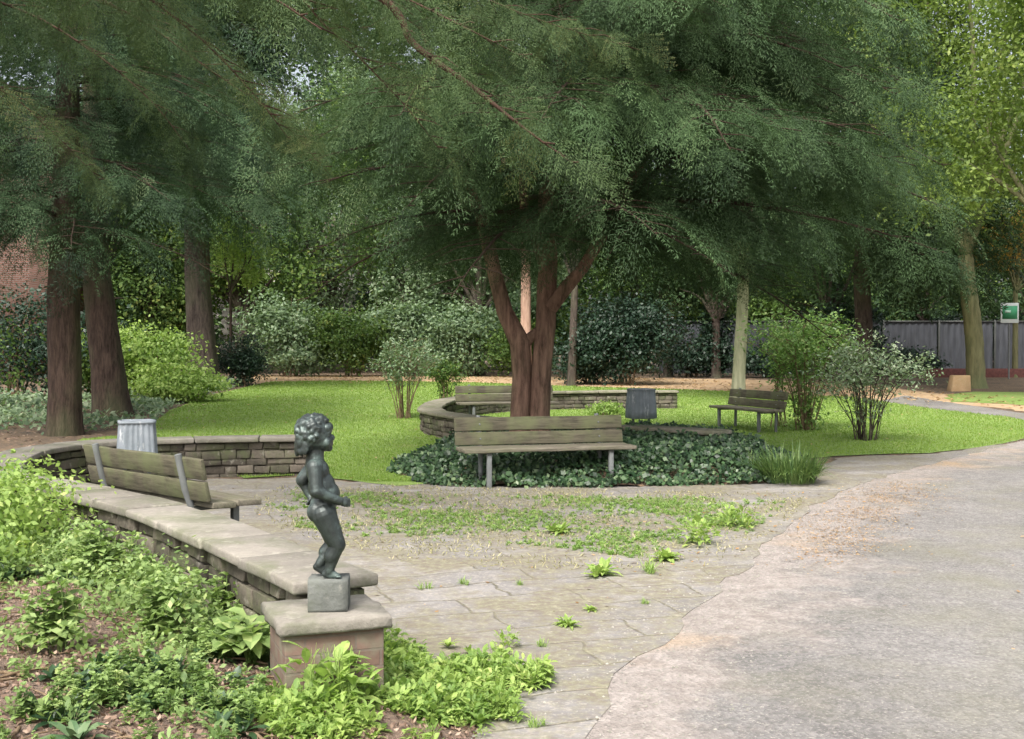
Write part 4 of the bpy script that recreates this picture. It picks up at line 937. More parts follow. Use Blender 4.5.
fan_shrub('open_shrub', 'tallest fresh green shrub just right of the side on bench', at(806, 431), 2.5, 1.45, 34, 6200, .085, m_shrub, 3, lowleaf=.08, mt=m_twig, bunch=.13)
fan_shrub('open_shrub', 'slim upright shrub with few leaves between bench and tall shrub', at(779, 427), 2.3, .35, 10, 1300, .08, m_shrub, 7, lowleaf=.15, bunch=.08)
fan_shrub('open_shrub', 'silvery shrub fanning out from one foot on the right lawn', at(866, 441), 1.9, 1.35, 34, 3300, .075, m_silver, 4, lowleaf=.25, droop=1.0, mt=m_barkg, bunch=.06)

# ------------------------------------------------------------ fence, sign, stump, red wall, buildings
M = Mat('grey_fence_panel'); n_f = M.noise(M.co((2, 2, .4)), 3, 5)
M.col(M.ramp(n_f, [(.3, (.025, .028, .033, 1)), (.7, (.062, .068, .080, 1))])); M.rough(.6); m_fence = M.m
yf = 51.0
def fence():
    x0, x1 = P(660, 350, yf)[0], P(1150, 350, yf)[0]; root = empty('metal_fence', ((x0+x1)/2, yf, .5), label='grey corrugated metal fence behind the trees on the right', cat='fence'); xc = (x0+x1)/2
    w_ = 2.5; x = x0
    while x < x1:
        G = Geo(); xs = np.arange(0, w_-.08, .07); zz = np.array([0.05, 2.35]); y_ = np.where(np.arange(len(xs)) % 4 < 2, 0., .035)
        V_ = np.array([[x+.04+a_-xc, b_+d_, z_] for d_ in (0, .004) for z_ in zz for a_, b_ in zip(xs, y_)]); n_ = len(xs)
        Q_ = [[k_, k_+1, n_+k_+1, n_+k_] for k_ in range(n_-1)]+[[2*n_+k_+1, 2*n_+k_, 3*n_+k_, 3*n_+k_+1] for k_ in range(n_-1)]
        G.add(V_, Q_); G.obj('panel', m_fence, root)
        G = Geo(); G.box((x-xc, 0, 1.2), (.08, .09, 2.5)); G.obj('post', m_darksteel, root, bevel=.01)
        G = Geo(); G.box((x+w_/2-xc, -.03, 2.38), (w_-.09, .05, .06)); G.obj('rail', m_darksteel, root)
        x += w_
fence()
b_ = at(1008, 366) if False else (P(1009, 366, 44)[0], 44)
sg = empty('park_sign', (b_[0], b_[1], .47), R(-4), label='small green and white notice sign on a thin post at right edge', cat='sign')
G = Geo(); G.tube([(0, .02, -.1), (0, .02, 2.45)], .03, 10); G.obj('post', m_steel, sg, smooth=True)
zt = P(1009, 303, 44)[2]-.47; zb = P(1009, 323, 44)[2]-.47
G = Geo(); G.box((0, -.03, (zt+zb)/2), (.68, .03, zt-zb)); bd = G.obj('board', plain('white_sign_paint', (.55, .60, .58, 1), .5, 0, .08), sg, bevel=.01)
G = Geo(); G.box((0, -.049, (zt+zb)/2+.02), (.56, .008, (zt-zb)*.66)); G.obj('green_field', plain('green_sign_paint', (.05, .28, .13, 1), .5, 0, .15), sg)
# sign marks: a pale emblem bar too distant to read
G = Geo(); G.box((-.08, -.055, (zt+zb)/2+.05), (.22, .004, .10)); G.obj('emblem', plain('pale_sign_print', (.35, .52, .42, 1), .5), sg)
b_ = at(959, 391)
G = Geo(); 
vv = np.array([(-.36, -.25, -.03), (.33, -.25, -.03), (.33, .25, -.03), (-.36, .25, -.03), (-.26, -.2, .55), (.33, -.2, .55), (.33, .2, .55), (-.26, .2, .55)]); G.hexa(vv*.9)
o = G.obj('sandstone_block', stone('tan_stone', (.30, .19, .10, 1), (.48, .34, .20, 1), .15, 3), bevel=.03); o.location = (b_[0], b_[1], float(hgt(b_[1]))); tag(o, 'tan block like stone at the foot of the mossy trunk', 'stone block')
x0, x1 = P(925, 370, 46)[0], P(1150, 370, 46)[0]
G = Geo(); G.box((0, 0, .1), (x1-x0, .25, .52)); o = G.obj('low_brick_wall', plain('dull_red_brick', (.12, .045, .038, 1), .9, 0, .4, 9), bevel=.02); o.location = ((x0+x1)/2, 46, .49); tag(o, 'low dull red wall beyond the mossy trunk at the right edge', 'low wall')
def house(name, label, cx, Y, w_, d_, h_, mw, wins, roofm):
    root = empty(name, (cx, Y, .5), label=label, cat='building'); G = Geo(); G.box((0, d_/2, h_/2-.1), (w_, d_, h_+.2)); wl = G.obj('wall', mw, root)
    G = Geo(); o_ = .4; v_ = [(-w_/2-o_, -o_, h_), (w_/2+o_, -o_, h_), (w_/2+o_, d_+o_, h_), (-w_/2-o_, d_+o_, h_), (-w_/2-o_, d_/2, h_+d_*.35), (w_/2+o_, d_/2, h_+d_*.35)]
    G.add(v_, [[0, 1, 5, 4], [2, 3, 4, 5], [3, 2, 1, 0]], [[1, 2, 5], [3, 0, 4]]); G.obj('roof', roofm, root)
    for (wx, wz, ww, wh) in wins:
        G = Geo()
        for (bx, bz, bw, bh) in ((wx, wz-wh/2, ww+.16, .1), (wx, wz+wh/2, ww+.16, .1), (wx-ww/2, wz, .1, wh-.1), (wx+ww/2, wz, .1, wh-.1), (wx, wz, .06, wh-.1)): G.box((bx, -.03, bz), (bw, .12, bh))
        f_ = G.obj('window', plain('white_window_frame', (.75, .75, .72, 1), .5, 0, .05), root)
        G = Geo(); G.box((wx, -.012, wz), (ww-.12, .02, wh-.12)); g_ = G.obj('pane', m_glass, f_)
M = Mat('window_glass'); M.col((.03, .04, .05, 1)); M.rough(.08); M.b.inputs['Specular IOR Level'].default_value = .8; m_glass = M.m
m_roof = plain('dark_roof_tile', (.09, .06, .05, 1), .8, 0, .3, 10)
M = Mat('house_brick'); br = M.n('ShaderNodeTexBrick', Scale=1.0, Mortar__Size=.012, Brick__Width=.24, Row__Height=.08)
br.inputs['Color1'].default_value = (.20, .10, .075, 1); br.inputs['Color2'].default_value = (.28, .145, .11, 1); br.inputs['Mortar'].default_value = (.26, .22, .19, 1)
M.l(M.co(rot=(R(90), 0, 0)), br.inputs['Vector']); M.col(br.outputs['Color']); M.rough(.9); m_hb = M.m
house('brick_building', 'red brick building glimpsed behind the leftmost trunks', P(-135, 350, 45)[0], 45, 13, 9, 8.5, m_hb, [(3.6, 4.2, 1.3, 1.6), (3.6, 1.5, 1.3, 1.6), (0, 4.2, 1.3, 1.6)], m_roof)
house('pale_house', 'pale rendered house glimpsed through the shrubs behind the left lawn', P(310, 350, 62)[0], 62, 13, 8, 6.0, plain('pale_render', (.55, .52, .47, 1), .8, 0, .08), [(.6, 3.9, 1.5, 1.5), (3.3, 3.9, 1.5, 1.5), (-2.4, 3.9, 1.5, 1.5), (.6, 1.3, 1.5, 1.4), (3.3, 1.3, 1.5, 1.4)], m_roof)

# ------------------------------------------------------------ low planting
def leafstrip(Vs, Qs, base, az, pitch, Ln, Wd, droop, seg=3, fold=.25):
    """curved leaf with midrib"""
    n0 = len(Vs); prof = {2: (.3, 1, .0), 3: (.25, 1, .8, .0)}[seg]; ca, sa = math.cos(az), math.sin(az)
    for k_ in range(seg+1):
        t_ = k_/seg; x_ = Ln*t_*math.cos(pitch); z_ = Ln*(t_*math.sin(pitch)-droop*t_*t_); w_ = Wd/2*prof[k_]
        c_ = np.array(base)+np.array([ca*x_, sa*x_, z_])
        Vs += [c_+np.array([-sa*w_, ca*w_, w_*fold]), c_, c_+np.array([sa*w_, -ca*w_, w_*fold])]
    for k_ in range(seg):
        a_ = n0+3*k_; Qs += [[a_, a_+1, a_+4, a_+3], [a_+1, a_+2, a_+5, a_+4]]
def herb(kind, seed):
    r_ = random.Random(seed); Vs = []; Qs = []
    if kind == 'nettle':
        for s_ in range(r_.randint(3, 5)):
            an = r_.uniform(0, 6.28); h_ = r_.uniform(.5, 1); ox = r_.uniform(0, .25); bx, by = math.cos(an)*ox, math.sin(an)*ox; ln_ = r_.uniform(-.25, .25); n_ = 5
            n0 = len(Vs)
            for k_ in range(2):
                z_ = h_*k_; Vs += [np.array([bx+ln_*k_*.5-.008, by, z_]), np.array([bx+ln_*k_*.5+.008, by, z_])]
            Qs.append([n0, n0+1, n0+3, n0+2])
            for k_ in range(n_):
                f_ = .25+.75*k_/(n_-1)
                for q in range(2): leafstrip(Vs, Qs, (bx+ln_*f_*.5, by, h_*f_), r_.uniform(0, .5)+k_*1.57+q*3.14, R(r_.uniform(0, 40)), (.34-.14*f_)*r_.uniform(.8, 1.2), .17, r_.uniform(.1, .5), 3)
            for q in range(3): leafstrip(Vs, Qs, (bx+ln_*.5, by, h_), q*2.1, R(55), .14, .08, .2, 2)
    elif kind == 'rosette':
        for k_ in range(r_.randint(11, 15)): leafstrip(Vs, Qs, (0, 0, .02), k_*2.4+r_.uniform(-.3, .3), R(r_.uniform(25, 75)), r_.uniform(.55, 1), r_.uniform(.16, .26), r_.uniform(.25, .6), 3)
    elif kind == 'clump':
        for k_ in range(26):
            an = r_.uniform(0, 6.28); ox = r_.uniform(0, .45)
            leafstrip(Vs, Qs, (math.cos(an)*ox, math.sin(an)*ox, r_.uniform(.05, .75)*(1-ox)), an+r_.uniform(-1.2, 1.2), R(r_.uniform(5, 70)), r_.uniform(.2, .42), r_.uniform(.10, .19), r_.uniform(.1, .6), 3)
        for k_ in range(7):
            an = r_.uniform(0, 6.28); ox = r_.uniform(0, .4); n0 = len(Vs); Vs += [np.array([0, 0, 0]), np.array([.015, 0, 0]), np.array([math.cos(an)*ox, math.sin(an)*ox, .7]), np.array([math.cos(an)*ox+.01, math.sin(an)*ox, .7])]; Qs.append([n0, n0+1, n0+3, n0+2])
    elif kind == 'big':
        for k_ in range(13): 
            an = k_*2.4; r0 = r_.uniform(.15, .5); leafstrip(Vs, Qs, (math.cos(an)*r0*.6, math.sin(an)*r0*.6, r_.uniform(.25, .8)), an, R(r_.uniform(-10, 45)), r_.uniform(.4, .6), r_.uniform(.28, .42), r_.uniform(.2, .5), 3, .35)
            n0 = len(Vs); Vs += [np.array([0, 0, 0.]), np.array([.02, 0, 0]), np.array([math.cos(an)*r0*.6, math.sin(an)*r0*.6, .5]), np.array([math.cos(an)*r0*.6+.015, math.sin(an)*r0*.6, .5])]; Qs.append([n0, n0+1, n0+3, n0+2])
    elif kind == 'grass':
        for k_ in range(22): leafstrip(Vs, Qs, (r_.uniform(-.12, .12), r_.uniform(-.12, .12), 0), r_.uniform(0, 6.28), R(r_.uniform(45, 88)), r_.uniform(.5, 1), r_.uniform(.025, .05), r_.uniform(.1, .75), 3)
    return np.array(Vs), np.array(Qs)
HB = {k_: [herb(k_, 100+q) for q in range(4)] for k_ in ('nettle', 'rosette', 'clump', 'big', 'grass')}
def scatter_h(G, kind, P3, sc, tone=None):
    P3 = np.asarray(P3, float); n_ = len(P3)
    if n_ == 0: return
    az = rng.uniform(0, 6.28, n_); D_ = np.stack([np.cos(az), np.sin(az), rng.normal(0, .08, n_)], 1); U = unit(np.array([0, 0, 1.])+rng.normal(0, .12, (n_, 3)))
    sc = np.broadcast_to(sc, n_); tone = rng.uniform(.1, .9, n_) if tone is None else np.broadcast_to(tone, n_); w_ = rng.integers(0, 4, n_)
    for q in range(4):
        k_ = w_ == q
        if k_.any(): G.inst(HB[kind][q], P3[k_], D_[k_], U[k_], sc[k_], tone[k_])
def fbm(x, y, s_, seed=0): return np.array([mnoise.fractal(Vector((a_*s_, b_*s_, seed)), 1, 2, 3) for a_, b_ in zip(x, y)])
# weeds over the bed
n_ = 17000; y = rng.uniform(2.6, 12, n_); x = rng.uniform(-.5, .0, n_)*y-.15; d = polydist(BED, x, y); k_ = (d > .05) & (x > -6) & ~((x > -1.25) & (y < 5.0+.5*(x+1.25)) & (x > -.95)) & ~((x > -1.0) & (y < 5.9)); x, y, d = x[k_], y[k_], d[k_]
f_ = fbm(x, y, 1.7, 5)+.6*fbm(x, y, .7, 17)
bare = sm(1.0, .45, np.hypot((x+2.05)/1.0, (y-5.3)/.9))*.8+sm(1, .4, np.hypot((x+2.3)/1.3, (y-4.2)/.55))*.9
dens = np.clip(.16+1.5*f_+.5*sm(.6, .1, d)-bare*.4, 0.02, 1); k_ = rng.uniform(0, 1, len(x)) < dens; x, y, d, f_ = x[k_], y[k_], d[k_], f_[k_]
z = bed_h(x, y)-.01; ty = rng.uniform(0, 1, len(x)); P3 = np.stack([x, y, z], 1)
inpl = (np.abs((x-PL[0])*math.cos(PR)+(y-PL[1])*math.sin(PR)) < .24) & (np.abs(-(x-PL[0])*math.sin(PR)+(y-PL[1])*math.cos(PR)) < .23); ok = ~inpl
G = Geo(); a_ = ok & (ty < .42); hs = 1+.6*sm(.7, .15, d)*sm(5.2, 6.2, y); scatter_h(G, 'nettle', P3[a_], rng.uniform(.05, .15, a_.sum())*hs[a_]); a_ = ok & (ty > .42) & (ty < .8); scatter_h(G, 'clump', P3[a_], rng.uniform(.06, .15, a_.sum())*hs[a_])
tag(G.obj('weeds', m_weed), 'mixed low green weeds covering the soil bed in front of the wall', 'weeds', kind='stuff')
G = Geo(); a_ = ok & (ty > .8); scatter_h(G, 'rosette', P3[a_], rng.uniform(.10, .2, a_.sum())); tag(G.obj('leafy_ground_cover', m_ivy), 'darker leafy ground cover between the weeds', 'ground cover', kind='stuff')
# pale bright growth at upper left of the bed
n_ = 420; x = rng.uniform(-5.6, -3.3, n_); y = rng.uniform(7.2, 10.3, n_); d = polydist(BED, x, y); k_ = (d > .12) & (x < -.42*y); x, y = x[k_], y[k_]
G = Geo(); scatter_h(G, 'clump', np.stack([x, y, bed_h(x, y)], 1), rng.uniform(.12, .28, len(x)))
bl = [(-3.95+rng.uniform(-.7, .45), yy_, .32+rng.uniform(0, .22), rng.uniform(.3, .5), rng.uniform(.3, .5), rng.uniform(.26, .42)) for yy_ in np.linspace(6.6, 9.2, 14)]
leaf_cloud(G, bl, 9000, .05, clump=16, cr=.3)
tag(G.obj('bright_undergrowth', m_bright), 'pale bright green undergrowth at the left edge by the curved wall', 'undergrowth', kind='stuff')
# airy herbs rising in front of the wall
G = Geo(); cw = Curve(WALL_A); bl = []
for q in range(40):
    d0 = rng.uniform(.5, 5.2); o_ = .36+abs(rng.normal(0, .22)); p = cw(d0, o_); p2 = cw(d0, -o_)
    if polydist(BED, np.array([p2[0]]), np.array([p2[1]]))[0] > polydist(BED, np.array([p[0]]), np.array([p[1]]))[0]: p = p2
    bl.append((p[0], p[1], float(bed_h(np.array(p[0]), np.array(p[1])))+.12, rng.uniform(.10, .26), rng.uniform(.10, .26), rng.uniform(.12, .27)))
for q in range(26):
    y_ = rng.uniform(4.2, 9); x_ = rng.uniform(-.46, -.22)*y_
    if polydist(BED, np.array([x_]), np.array([y_]))[0] > .3: bl.append((x_, y_, float(bed_h(np.array(x_), np.array(y_)))+.08, rng.uniform(.12, .3), rng.uniform(.12, .3), rng.uniform(.08, .2)))
leaf_cloud(G, bl, 8500, .038, clump=10, cr=.26)
tag(G.obj('tall_herbs', m_weed), 'taller soft herbs growing against the outer face of the near wall', 'undergrowth', kind='stuff')
# bright weeds right of and in front of the plinth
n_ = 4600; x = rng.uniform(-1.5, .25, n_); y = rng.uniform(3.9, 6.1, n_)
px_ = 512+x/y*F; py_ = 350+F*1.5/y
WP = [at(300, 700), at(390, 580), at(425, 590), (at(470, 610)), at(512, 655), at(545, 690), at(500, 735), at(430, 775), at(330, 790), at(250, 760)]
d = polydist(WP, x, y); k_ = d > -.04; x, y, d = x[k_], y[k_], d[k_]; f_ = fbm(x, y, 1.8, 2); k_ = rng.uniform(0, 1, len(x)) < np.clip(.30+2.0*f_+.15*sm(0, .3, d), .02, 1); x, y = x[k_], y[k_]
inpl = (np.abs((x-PL[0])*math.cos(PR)+(y-PL[1])*math.sin(PR)) < .23) & (np.abs(-(x-PL[0])*math.sin(PR)+(y-PL[1])*math.cos(PR)) < .22); x, y = x[~inpl], y[~inpl]
z = np.maximum(bed_h(x, y), .03)-.01
G = Geo(); P3 = np.stack([x, y, z], 1); h_ = len(x)//2; scatter_h(G, 'clump', P3[:h_], rng.uniform(.06, .16, h_)); scatter_h(G, 'rosette', P3[h_:], rng.uniform(.05, .13, len(x)-h_)); 
tag(G.obj('bright_weeds', m_bright), 'fresh bright green weeds spilling onto the paving beside the plinth', 'weeds', kind='stuff')
# low weeds and moss tufts over the back of the paving
def on_pave(n_, poly, s_, seed, thr, lo, hi, kinds, m_, name, label, cat):
    pl_ = np.array(poly); x = rng.uniform(pl_[:, 0].min(), pl_[:, 0].max(), n_); y = rng.uniform(pl_[:, 1].min(), pl_[:, 1].max(), n_); d = polydist(poly, x, y)
    k_ = (d > 0); x, y, d = x[k_], y[k_], d[k_]; f_ = fbm(x, y, s_, seed); k_ = f_+rng.normal(0, .30, len(x))+.35*sm(0, .8, d) > thr; x, y = x[k_], y[k_]
    P3 = np.stack([x, y, hgt(y)+.008], 1); G = Geo(); w_ = rng.integers(0, len(kinds), len(x))
    for q, kd in enumerate(kinds): a_ = w_ == q; scatter_h(G, kd, P3[a_], rng.uniform(lo, hi, a_.sum()))
    tag(G.obj(name, m_), label, cat, kind='stuff'); return len(x)
print(on_pave(17000, A((255, 500), (300, 490), (450, 497), (640, 497), (790, 500), (770, 520), (720, 555), (640, 560), (540, 548), (400, 545), (300, 530)), .9, 11, .30, .02, .065, ('grass', 'clump', 'rosette'), m_tuft, 'low_weeds', 'thin yellow green weeds growing through the middle of the paving', 'weeds'))
# single tufts on the paving
TF = [(597, 577, .26, 'rosette', 'leafy tuft on the bare paving below the front bench'), (655, 574, .24, 'grass', 'grassy tuft on the paving nearest the path'), (520, 587, .10, 'grass', 'tiny tuft just right of the bright weeds'),
      (465, 586, .12, 'grass', 'small tuft above the bright weeds'), (425, 590, .14, 'grass', 'tuft between the wall end and the bright weeds'), (567, 628, .15, 'rosette', 'small rosette midway across the near paving'), (593, 612, .10, 'rosette', 'little green rosette beside the near slab joint'),
      (644, 605, .09, 'grass', 'very small tuft in a slab joint near the path edge'), (537, 690, .22, 'clump', 'bright tuft at the tip of the weeds on the near slab'), (538, 728, .12, 'grass', 'low tuft near the bottom edge of the paving'),
      (705, 545, .42, 'clump', 'largest leafy clump on the paving in line with the right end of the front bench'), (735, 528, .38, 'clump', 'broad green clump toward the path beside the biggest one'), (660, 562, .24, 'rosette', 'green rosette left of the largest clump'), (560, 535, .26, 'rosette', 'wide low rosette in the middle of the paving'), (540, 648, .1, 'grass', 'wispy tuft above the tip of the bright weeds')]
for i_, (px, py, s_, kd, lb) in enumerate(TF):
    p = at(px, py); G = Geo(); V_, Q_ = HB[kd][i_ % 4]
    for q in range(3):
        V2, Q2 = HB[kd][(i_+q) % 4]; an = random.uniform(0, 6.28); M_ = np.array(Matrix.Rotation(an, 3, 'Z')); G.add(V2@M_.T*s_*random.uniform(.6, .9)+np.array([random.uniform(-.25, .25)*s_, random.uniform(-.25, .25)*s_, 0]), Q2, qt=rng.uniform(.3, .95, len(Q2)))
    o = G.obj('weed_tuft', m_bright if kd != 'grass' else m_tuft); o.location = (p[0], p[1], .008); tag(o, lb, 'weed', 'weed tufts on the paving')
# large individual plants in the bed
BP = [(240, 660, .27, 'big', m_weed, 'broad leaved plant left of the plinth'), (100, 590, .42, 'nettle', m_weed, 'tall nettle like plant in the left bed'), (330, 700, .34, 'clump', m_bright, 'leafy plant in front of the plinth foot'), (55, 660, .4, 'nettle', m_weed, 'leafy weed low at the left side of the bed'), (215, 610, .34, 'nettle', m_weed, 'upright weed beside the small pale stone block'),
      (160, 640, .36, 'nettle', m_weed, 'branching weed at the middle of the bed'), (375, 640, .32, 'clump', m_bright, 'bright plant hugging the right side of the plinth')]
for i_, (px, py, s_, kd, m_, lb) in enumerate(BP):
    p = at(px, py, .15); G = Geo()
    for q in range(4):
        V2, Q2 = HB[kd][(i_+q) % 4]; an = random.uniform(0, 6.28); M_ = np.array(Matrix.Rotation(an, 3, 'Z')); G.add(V2@M_.T*s_*random.uniform(.6, 1)+np.array([random.uniform(-.3, .3)*s_, random.uniform(-.3, .3)*s_, 0]), Q2, qt=rng.uniform(.2, .9, len(Q2)))
    o = G.obj('leafy_plant', m_); o.location = (p[0], p[1], max(float(bed_h(np.array(p[0]), np.array(p[1]))), .02)); tag(o, lb, 'plant', 'larger plants in the bed')
# ivy carpet
IV = A((392, 474), (430, 486), (480, 489), (560, 489), (640, 488), (740, 486), (790, 483), (815, 470), (775, 452), (700, 444), (640, 440))+[(-.2, 18.2), (-.9, 17.4), (-1.6, 16.6)]
def ivy_h(x, y): return .30*sm(0, .9, polydist(IV, x, y))+.04*np.sin(x*4.1+y*3)+.03*np.sin(x*9-y*6)
n_ = 60000; x = rng.uniform(-2.2, 4.4, n_); y = rng.uniform(13, 19, n_); d = polydist(IV, x, y)+.12*fbm(x, y, 1.5, 8); k_ = d > 0; x, y = x[k_], y[k_]
z = np.maximum(ivy_h(x, y), 0)*rng.uniform(.55, 1.05, len(x))+.03+rng.uniform(0, .06, len(x)); m_ = len(x)
nrm = unit(rdir(m_)*.75+np.array([0, -.45, .8])); d_ = unit(np.cross(nrm, rdir(m_))-np.array([0, 0, .3])); G = Geo(); L_ = rng.uniform(.04, .085, m_)
G.diamonds(np.stack([x, y, z], 1), d_, L_, L_*.8, nrm, rng.uniform(0, 1, m_)**1.5, mid=.4)
# dark stems and soil beneath
tag(G.obj('ivy', m_ivy), 'dark glossy ivy carpet behind and under the front bench', 'ivy', kind='stuff')
gx, gy = np.meshgrid(np.arange(-2, 4.6, .12), np.arange(13.2, 19, .12)); gd = polydist(IV, gx, gy); gz = np.where(gd > .02, ivy_h(gx, gy)*.6-.02+.02, -.05)
V_ = np.stack([gx, gy, gz], -1).reshape(-1, 3); nx = gx.shape[1]; ii = (np.arange(gx.shape[0]-1)[:, None]*nx+np.arange(nx-1)[None]).ravel(); Q_ = np.stack([ii, ii+1, ii+nx+1, ii+nx], 1); Q_ = Q_[V_[Q_][:, :, 2].max(1) > -.04]
tag(link('ivy_bed_soil', npmesh('ivy_bed_soil', V_, [Q_]), m_soil, smooth=True), kind='structure')
# long grass clump at the end of the ivy
def grass_clump(label, px, py, n_, h_, m_, spread):
    p = at(px, py); G = Geo(); Vs = []; Qs = []; r_ = random.Random(px)
    for k_ in range(n_):
        an = r_.uniform(0, 6.28); ox = spread*math.sqrt(r_.random()); leafstrip(Vs, Qs, (math.cos(an)*ox, math.sin(an)*ox, 0), an+r_.gauss(0, .5), R(r_.uniform(48, 86)), h_*r_.uniform(.6, 1.1), .016, r_.uniform(.15, .7), 3)
    G.add(np.array(Vs), Qs, qt=rng.uniform(0, 1, len(Qs))); o = G.obj('long_grass', m_); o.location = (p[0], p[1], .02); tag(o, label, 'grass clump')
m_lg = leafmat('long_grass_blades', (.03, .07, .022, 1), (.13, .21, .06, 1), (.22, .28, .10, 1), .3)
grass_clump('arching long grass clump at the right end of the ivy bed', 790, 484, 620, .62, m_lg, .30)
grass_clump('smaller long grass clump growing among the ivy', 755, 478, 220, .45, m_lg, .2)
# bright plant within the far seating bay, on wall near bin
bush('shrub', 'small fresh green plant inside the far wall left of the bin', at(605, 416), (.7, .5, .42), 900, .07, m_bright, nb=4, seed=200, stems=4)
# ivy / ground cover along the left wood edge
n_ = 26000; WD = A((-40, 470), (60, 437), (150, 425), (168, 411), (205, 396), (250, 384), (230, 380), (150, 388), (60, 395), (-60, 405)); wp = np.array(WD)
x = rng.uniform(wp[:, 0].min(), wp[:, 0].max(), n_); y = rng.uniform(wp[:, 1].min(), wp[:, 1].max(), n_); d = polydist(WD, x, y); f_ = fbm(x, y, .35, 3); k_ = (d > 0) & (f_+rng.normal(0, .1, n_) > -.08) & ~((x < -6.5) & (y < 21)); x, y = x[k_], y[k_]; m_ = len(x)
z = hgt(y)+rng.uniform(.02, .38, m_)*np.clip(.5+f_[k_], .2, 1); nrm = unit(rdir(m_)*.7+np.array([0, -.3, .8])); d_ = unit(np.cross(nrm, rdir(m_))); L_ = rng.uniform(.08, .16, m_)
G = Geo(); G.diamonds(np.stack([x, y, z], 1), d_, L_, L_*.7, nrm, rng.uniform(0, 1, m_)); tag(G.obj('woodland_ground_cover', m_grey), 'grey green ground cover between the left trunks and the lawn', 'ground cover', kind='stuff')
# grass blades on the lawn
n_ = 330000; y = 13.7+34*rng.uniform(0, 1, n_)**1.5; x = rng.uniform(-.46, .5, n_)*y; d = polydist(LAWN, x, y); k_ = (d > .02) & (np.abs(x) < y*.5); x, y = x[k_], y[k_]; m_ = len(x)
k_ = polydist(IV, x, y) < 0; x, y = x[k_], y[k_]; m_ = len(x)
d_ = unit(np.stack([rng.normal(0, .45, m_), rng.normal(0, .45, m_), np.ones(m_)], 1)); nrm = unit(np.stack([rng.normal(0, 1, m_), rng.normal(0, 1, m_)-.3, rng.normal(0, .2, m_)], 1))
L_ = rng.uniform(.022, .05, m_)*(1+(y-14)*.01); G = Geo(); G.diamonds(np.stack([x, y, hgt(y)+.005], 1), d_, L_, .010*(1+(y-14)*.08), nrm, rng.uniform(0, 1, m_), mid=.3)
tag(G.obj('grass', m_grass), 'short bright green lawn grass', 'grass', kind='stuff')
# fallen leaves
def leaves(poly, n_, ls, m_, name, label, zoff=.01, seed=3, thr=-.1, zf=None):
    pl_ = np.array(poly); x = rng.uniform(pl_[:, 0].min(), pl_[:, 0].max(), n_); y = rng.uniform(pl_[:, 1].min(), pl_[:, 1].max(), n_); d = polydist(poly, x, y); f_ = fbm(x, y, 1, seed); k_ = (d > 0) & (f_+rng.normal(0, .12, n_) > thr); x, y = x[k_], y[k_]; m2 = len(x)
    z = (zf(x, y) if zf else hgt(y))+zoff; nrm = unit(rdir(m2)*.35+np.array([0, 0, 1])); d_ = unit(np.cross(nrm, rdir(m2))); L_ = ls*rng.uniform(.5, 1.3, m2); G = Geo()
    G.diamonds(np.stack([x, y, z+L_*.12], 1), d_, L_, L_*.6, nrm, rng.uniform(0, 1, m2)); tag(G.obj(name, m_), label, 'fallen leaves', kind='stuff')
leaves([(-.3, 3), (1.4, 6), (4.2, 12.6), (7, 16), (12, 20), (12, 12), (7, 4)], 700, .045, m_dry, 'path_leaves', 'a few pale dry leaves scattered on the path', .014, 4, .05)
leaves([(.6, 7.5), (2.2, 8.6), (3.2, 10.8), (4.5, 13.5), (3.6, 13.6), (.5, 10)], 900, .04, m_dry, 'edge_leaves', 'dry leaves and debris along the edge of the paving', .010, 6, .0)
leaves([(-5, 9), (-1, 6), (.2, 5.2), (1.6, 8.8), (3.6, 13.4), (-2, 13.8), (-5, 13.2)], 900, .035, m_dry, 'paving_leaves', 'small dry leaves strewn over the plaza paving', .010, 9, .0)
leaves([(-9, 2), (0, 2), (0, 5.4), (-1.3, 6), (-4.6, 10), (-9, 12)], 9000, .035, m_mulch, 'bed_leaves', 'brown dead leaves lying between the weeds in the bed', .005, 12, -.2, zf=lambda x, y: bed_h(x, y))
leaves([(-12, 16), (-5.5, 15.5), (-6.2, 24), (-10, 36), (-20, 36)], 9000, .08, m_mulch, 'woodland_leaves', 'brown leaf litter under the left conifers', .005, 14, -.1)
leaves(A((250, 384), (480, 384), (740, 393), (850, 398), (905, 405), (960, 403), (1030, 411), (1100, 402), (930, 393), (640, 378), (250, 375.5)), 14000, .12, m_dry, 'far_path_leaves', 'tan leaf litter on the far path', .012, 15, -.15)
# bark mulch on the bed
n_ = 26000; y = rng.uniform(3.2, 9.5, n_); x = rng.uniform(-.48, -.03, n_)*y; k_ = polydist(BED, x, y) > 0; x, y = x[k_], y[k_]; n_ = len(x)
L_ = rng.uniform(.008, .035, n_); nrm = unit(rdir(n_)*.8+np.array([0, 0, .7])); d_ = unit(np.cross(nrm, rdir(n_))); G = Geo(); G.diamonds(np.stack([x, y, bed_h(x, y)+L_*.25+.002], 1), d_, L_, L_*.5, nrm, rng.uniform(0, 1, n_))
tag(G.obj('bark_mulch', m_mulch), 'reddish brown bark crumbs covering the bed soil', 'mulch', kind='stuff')
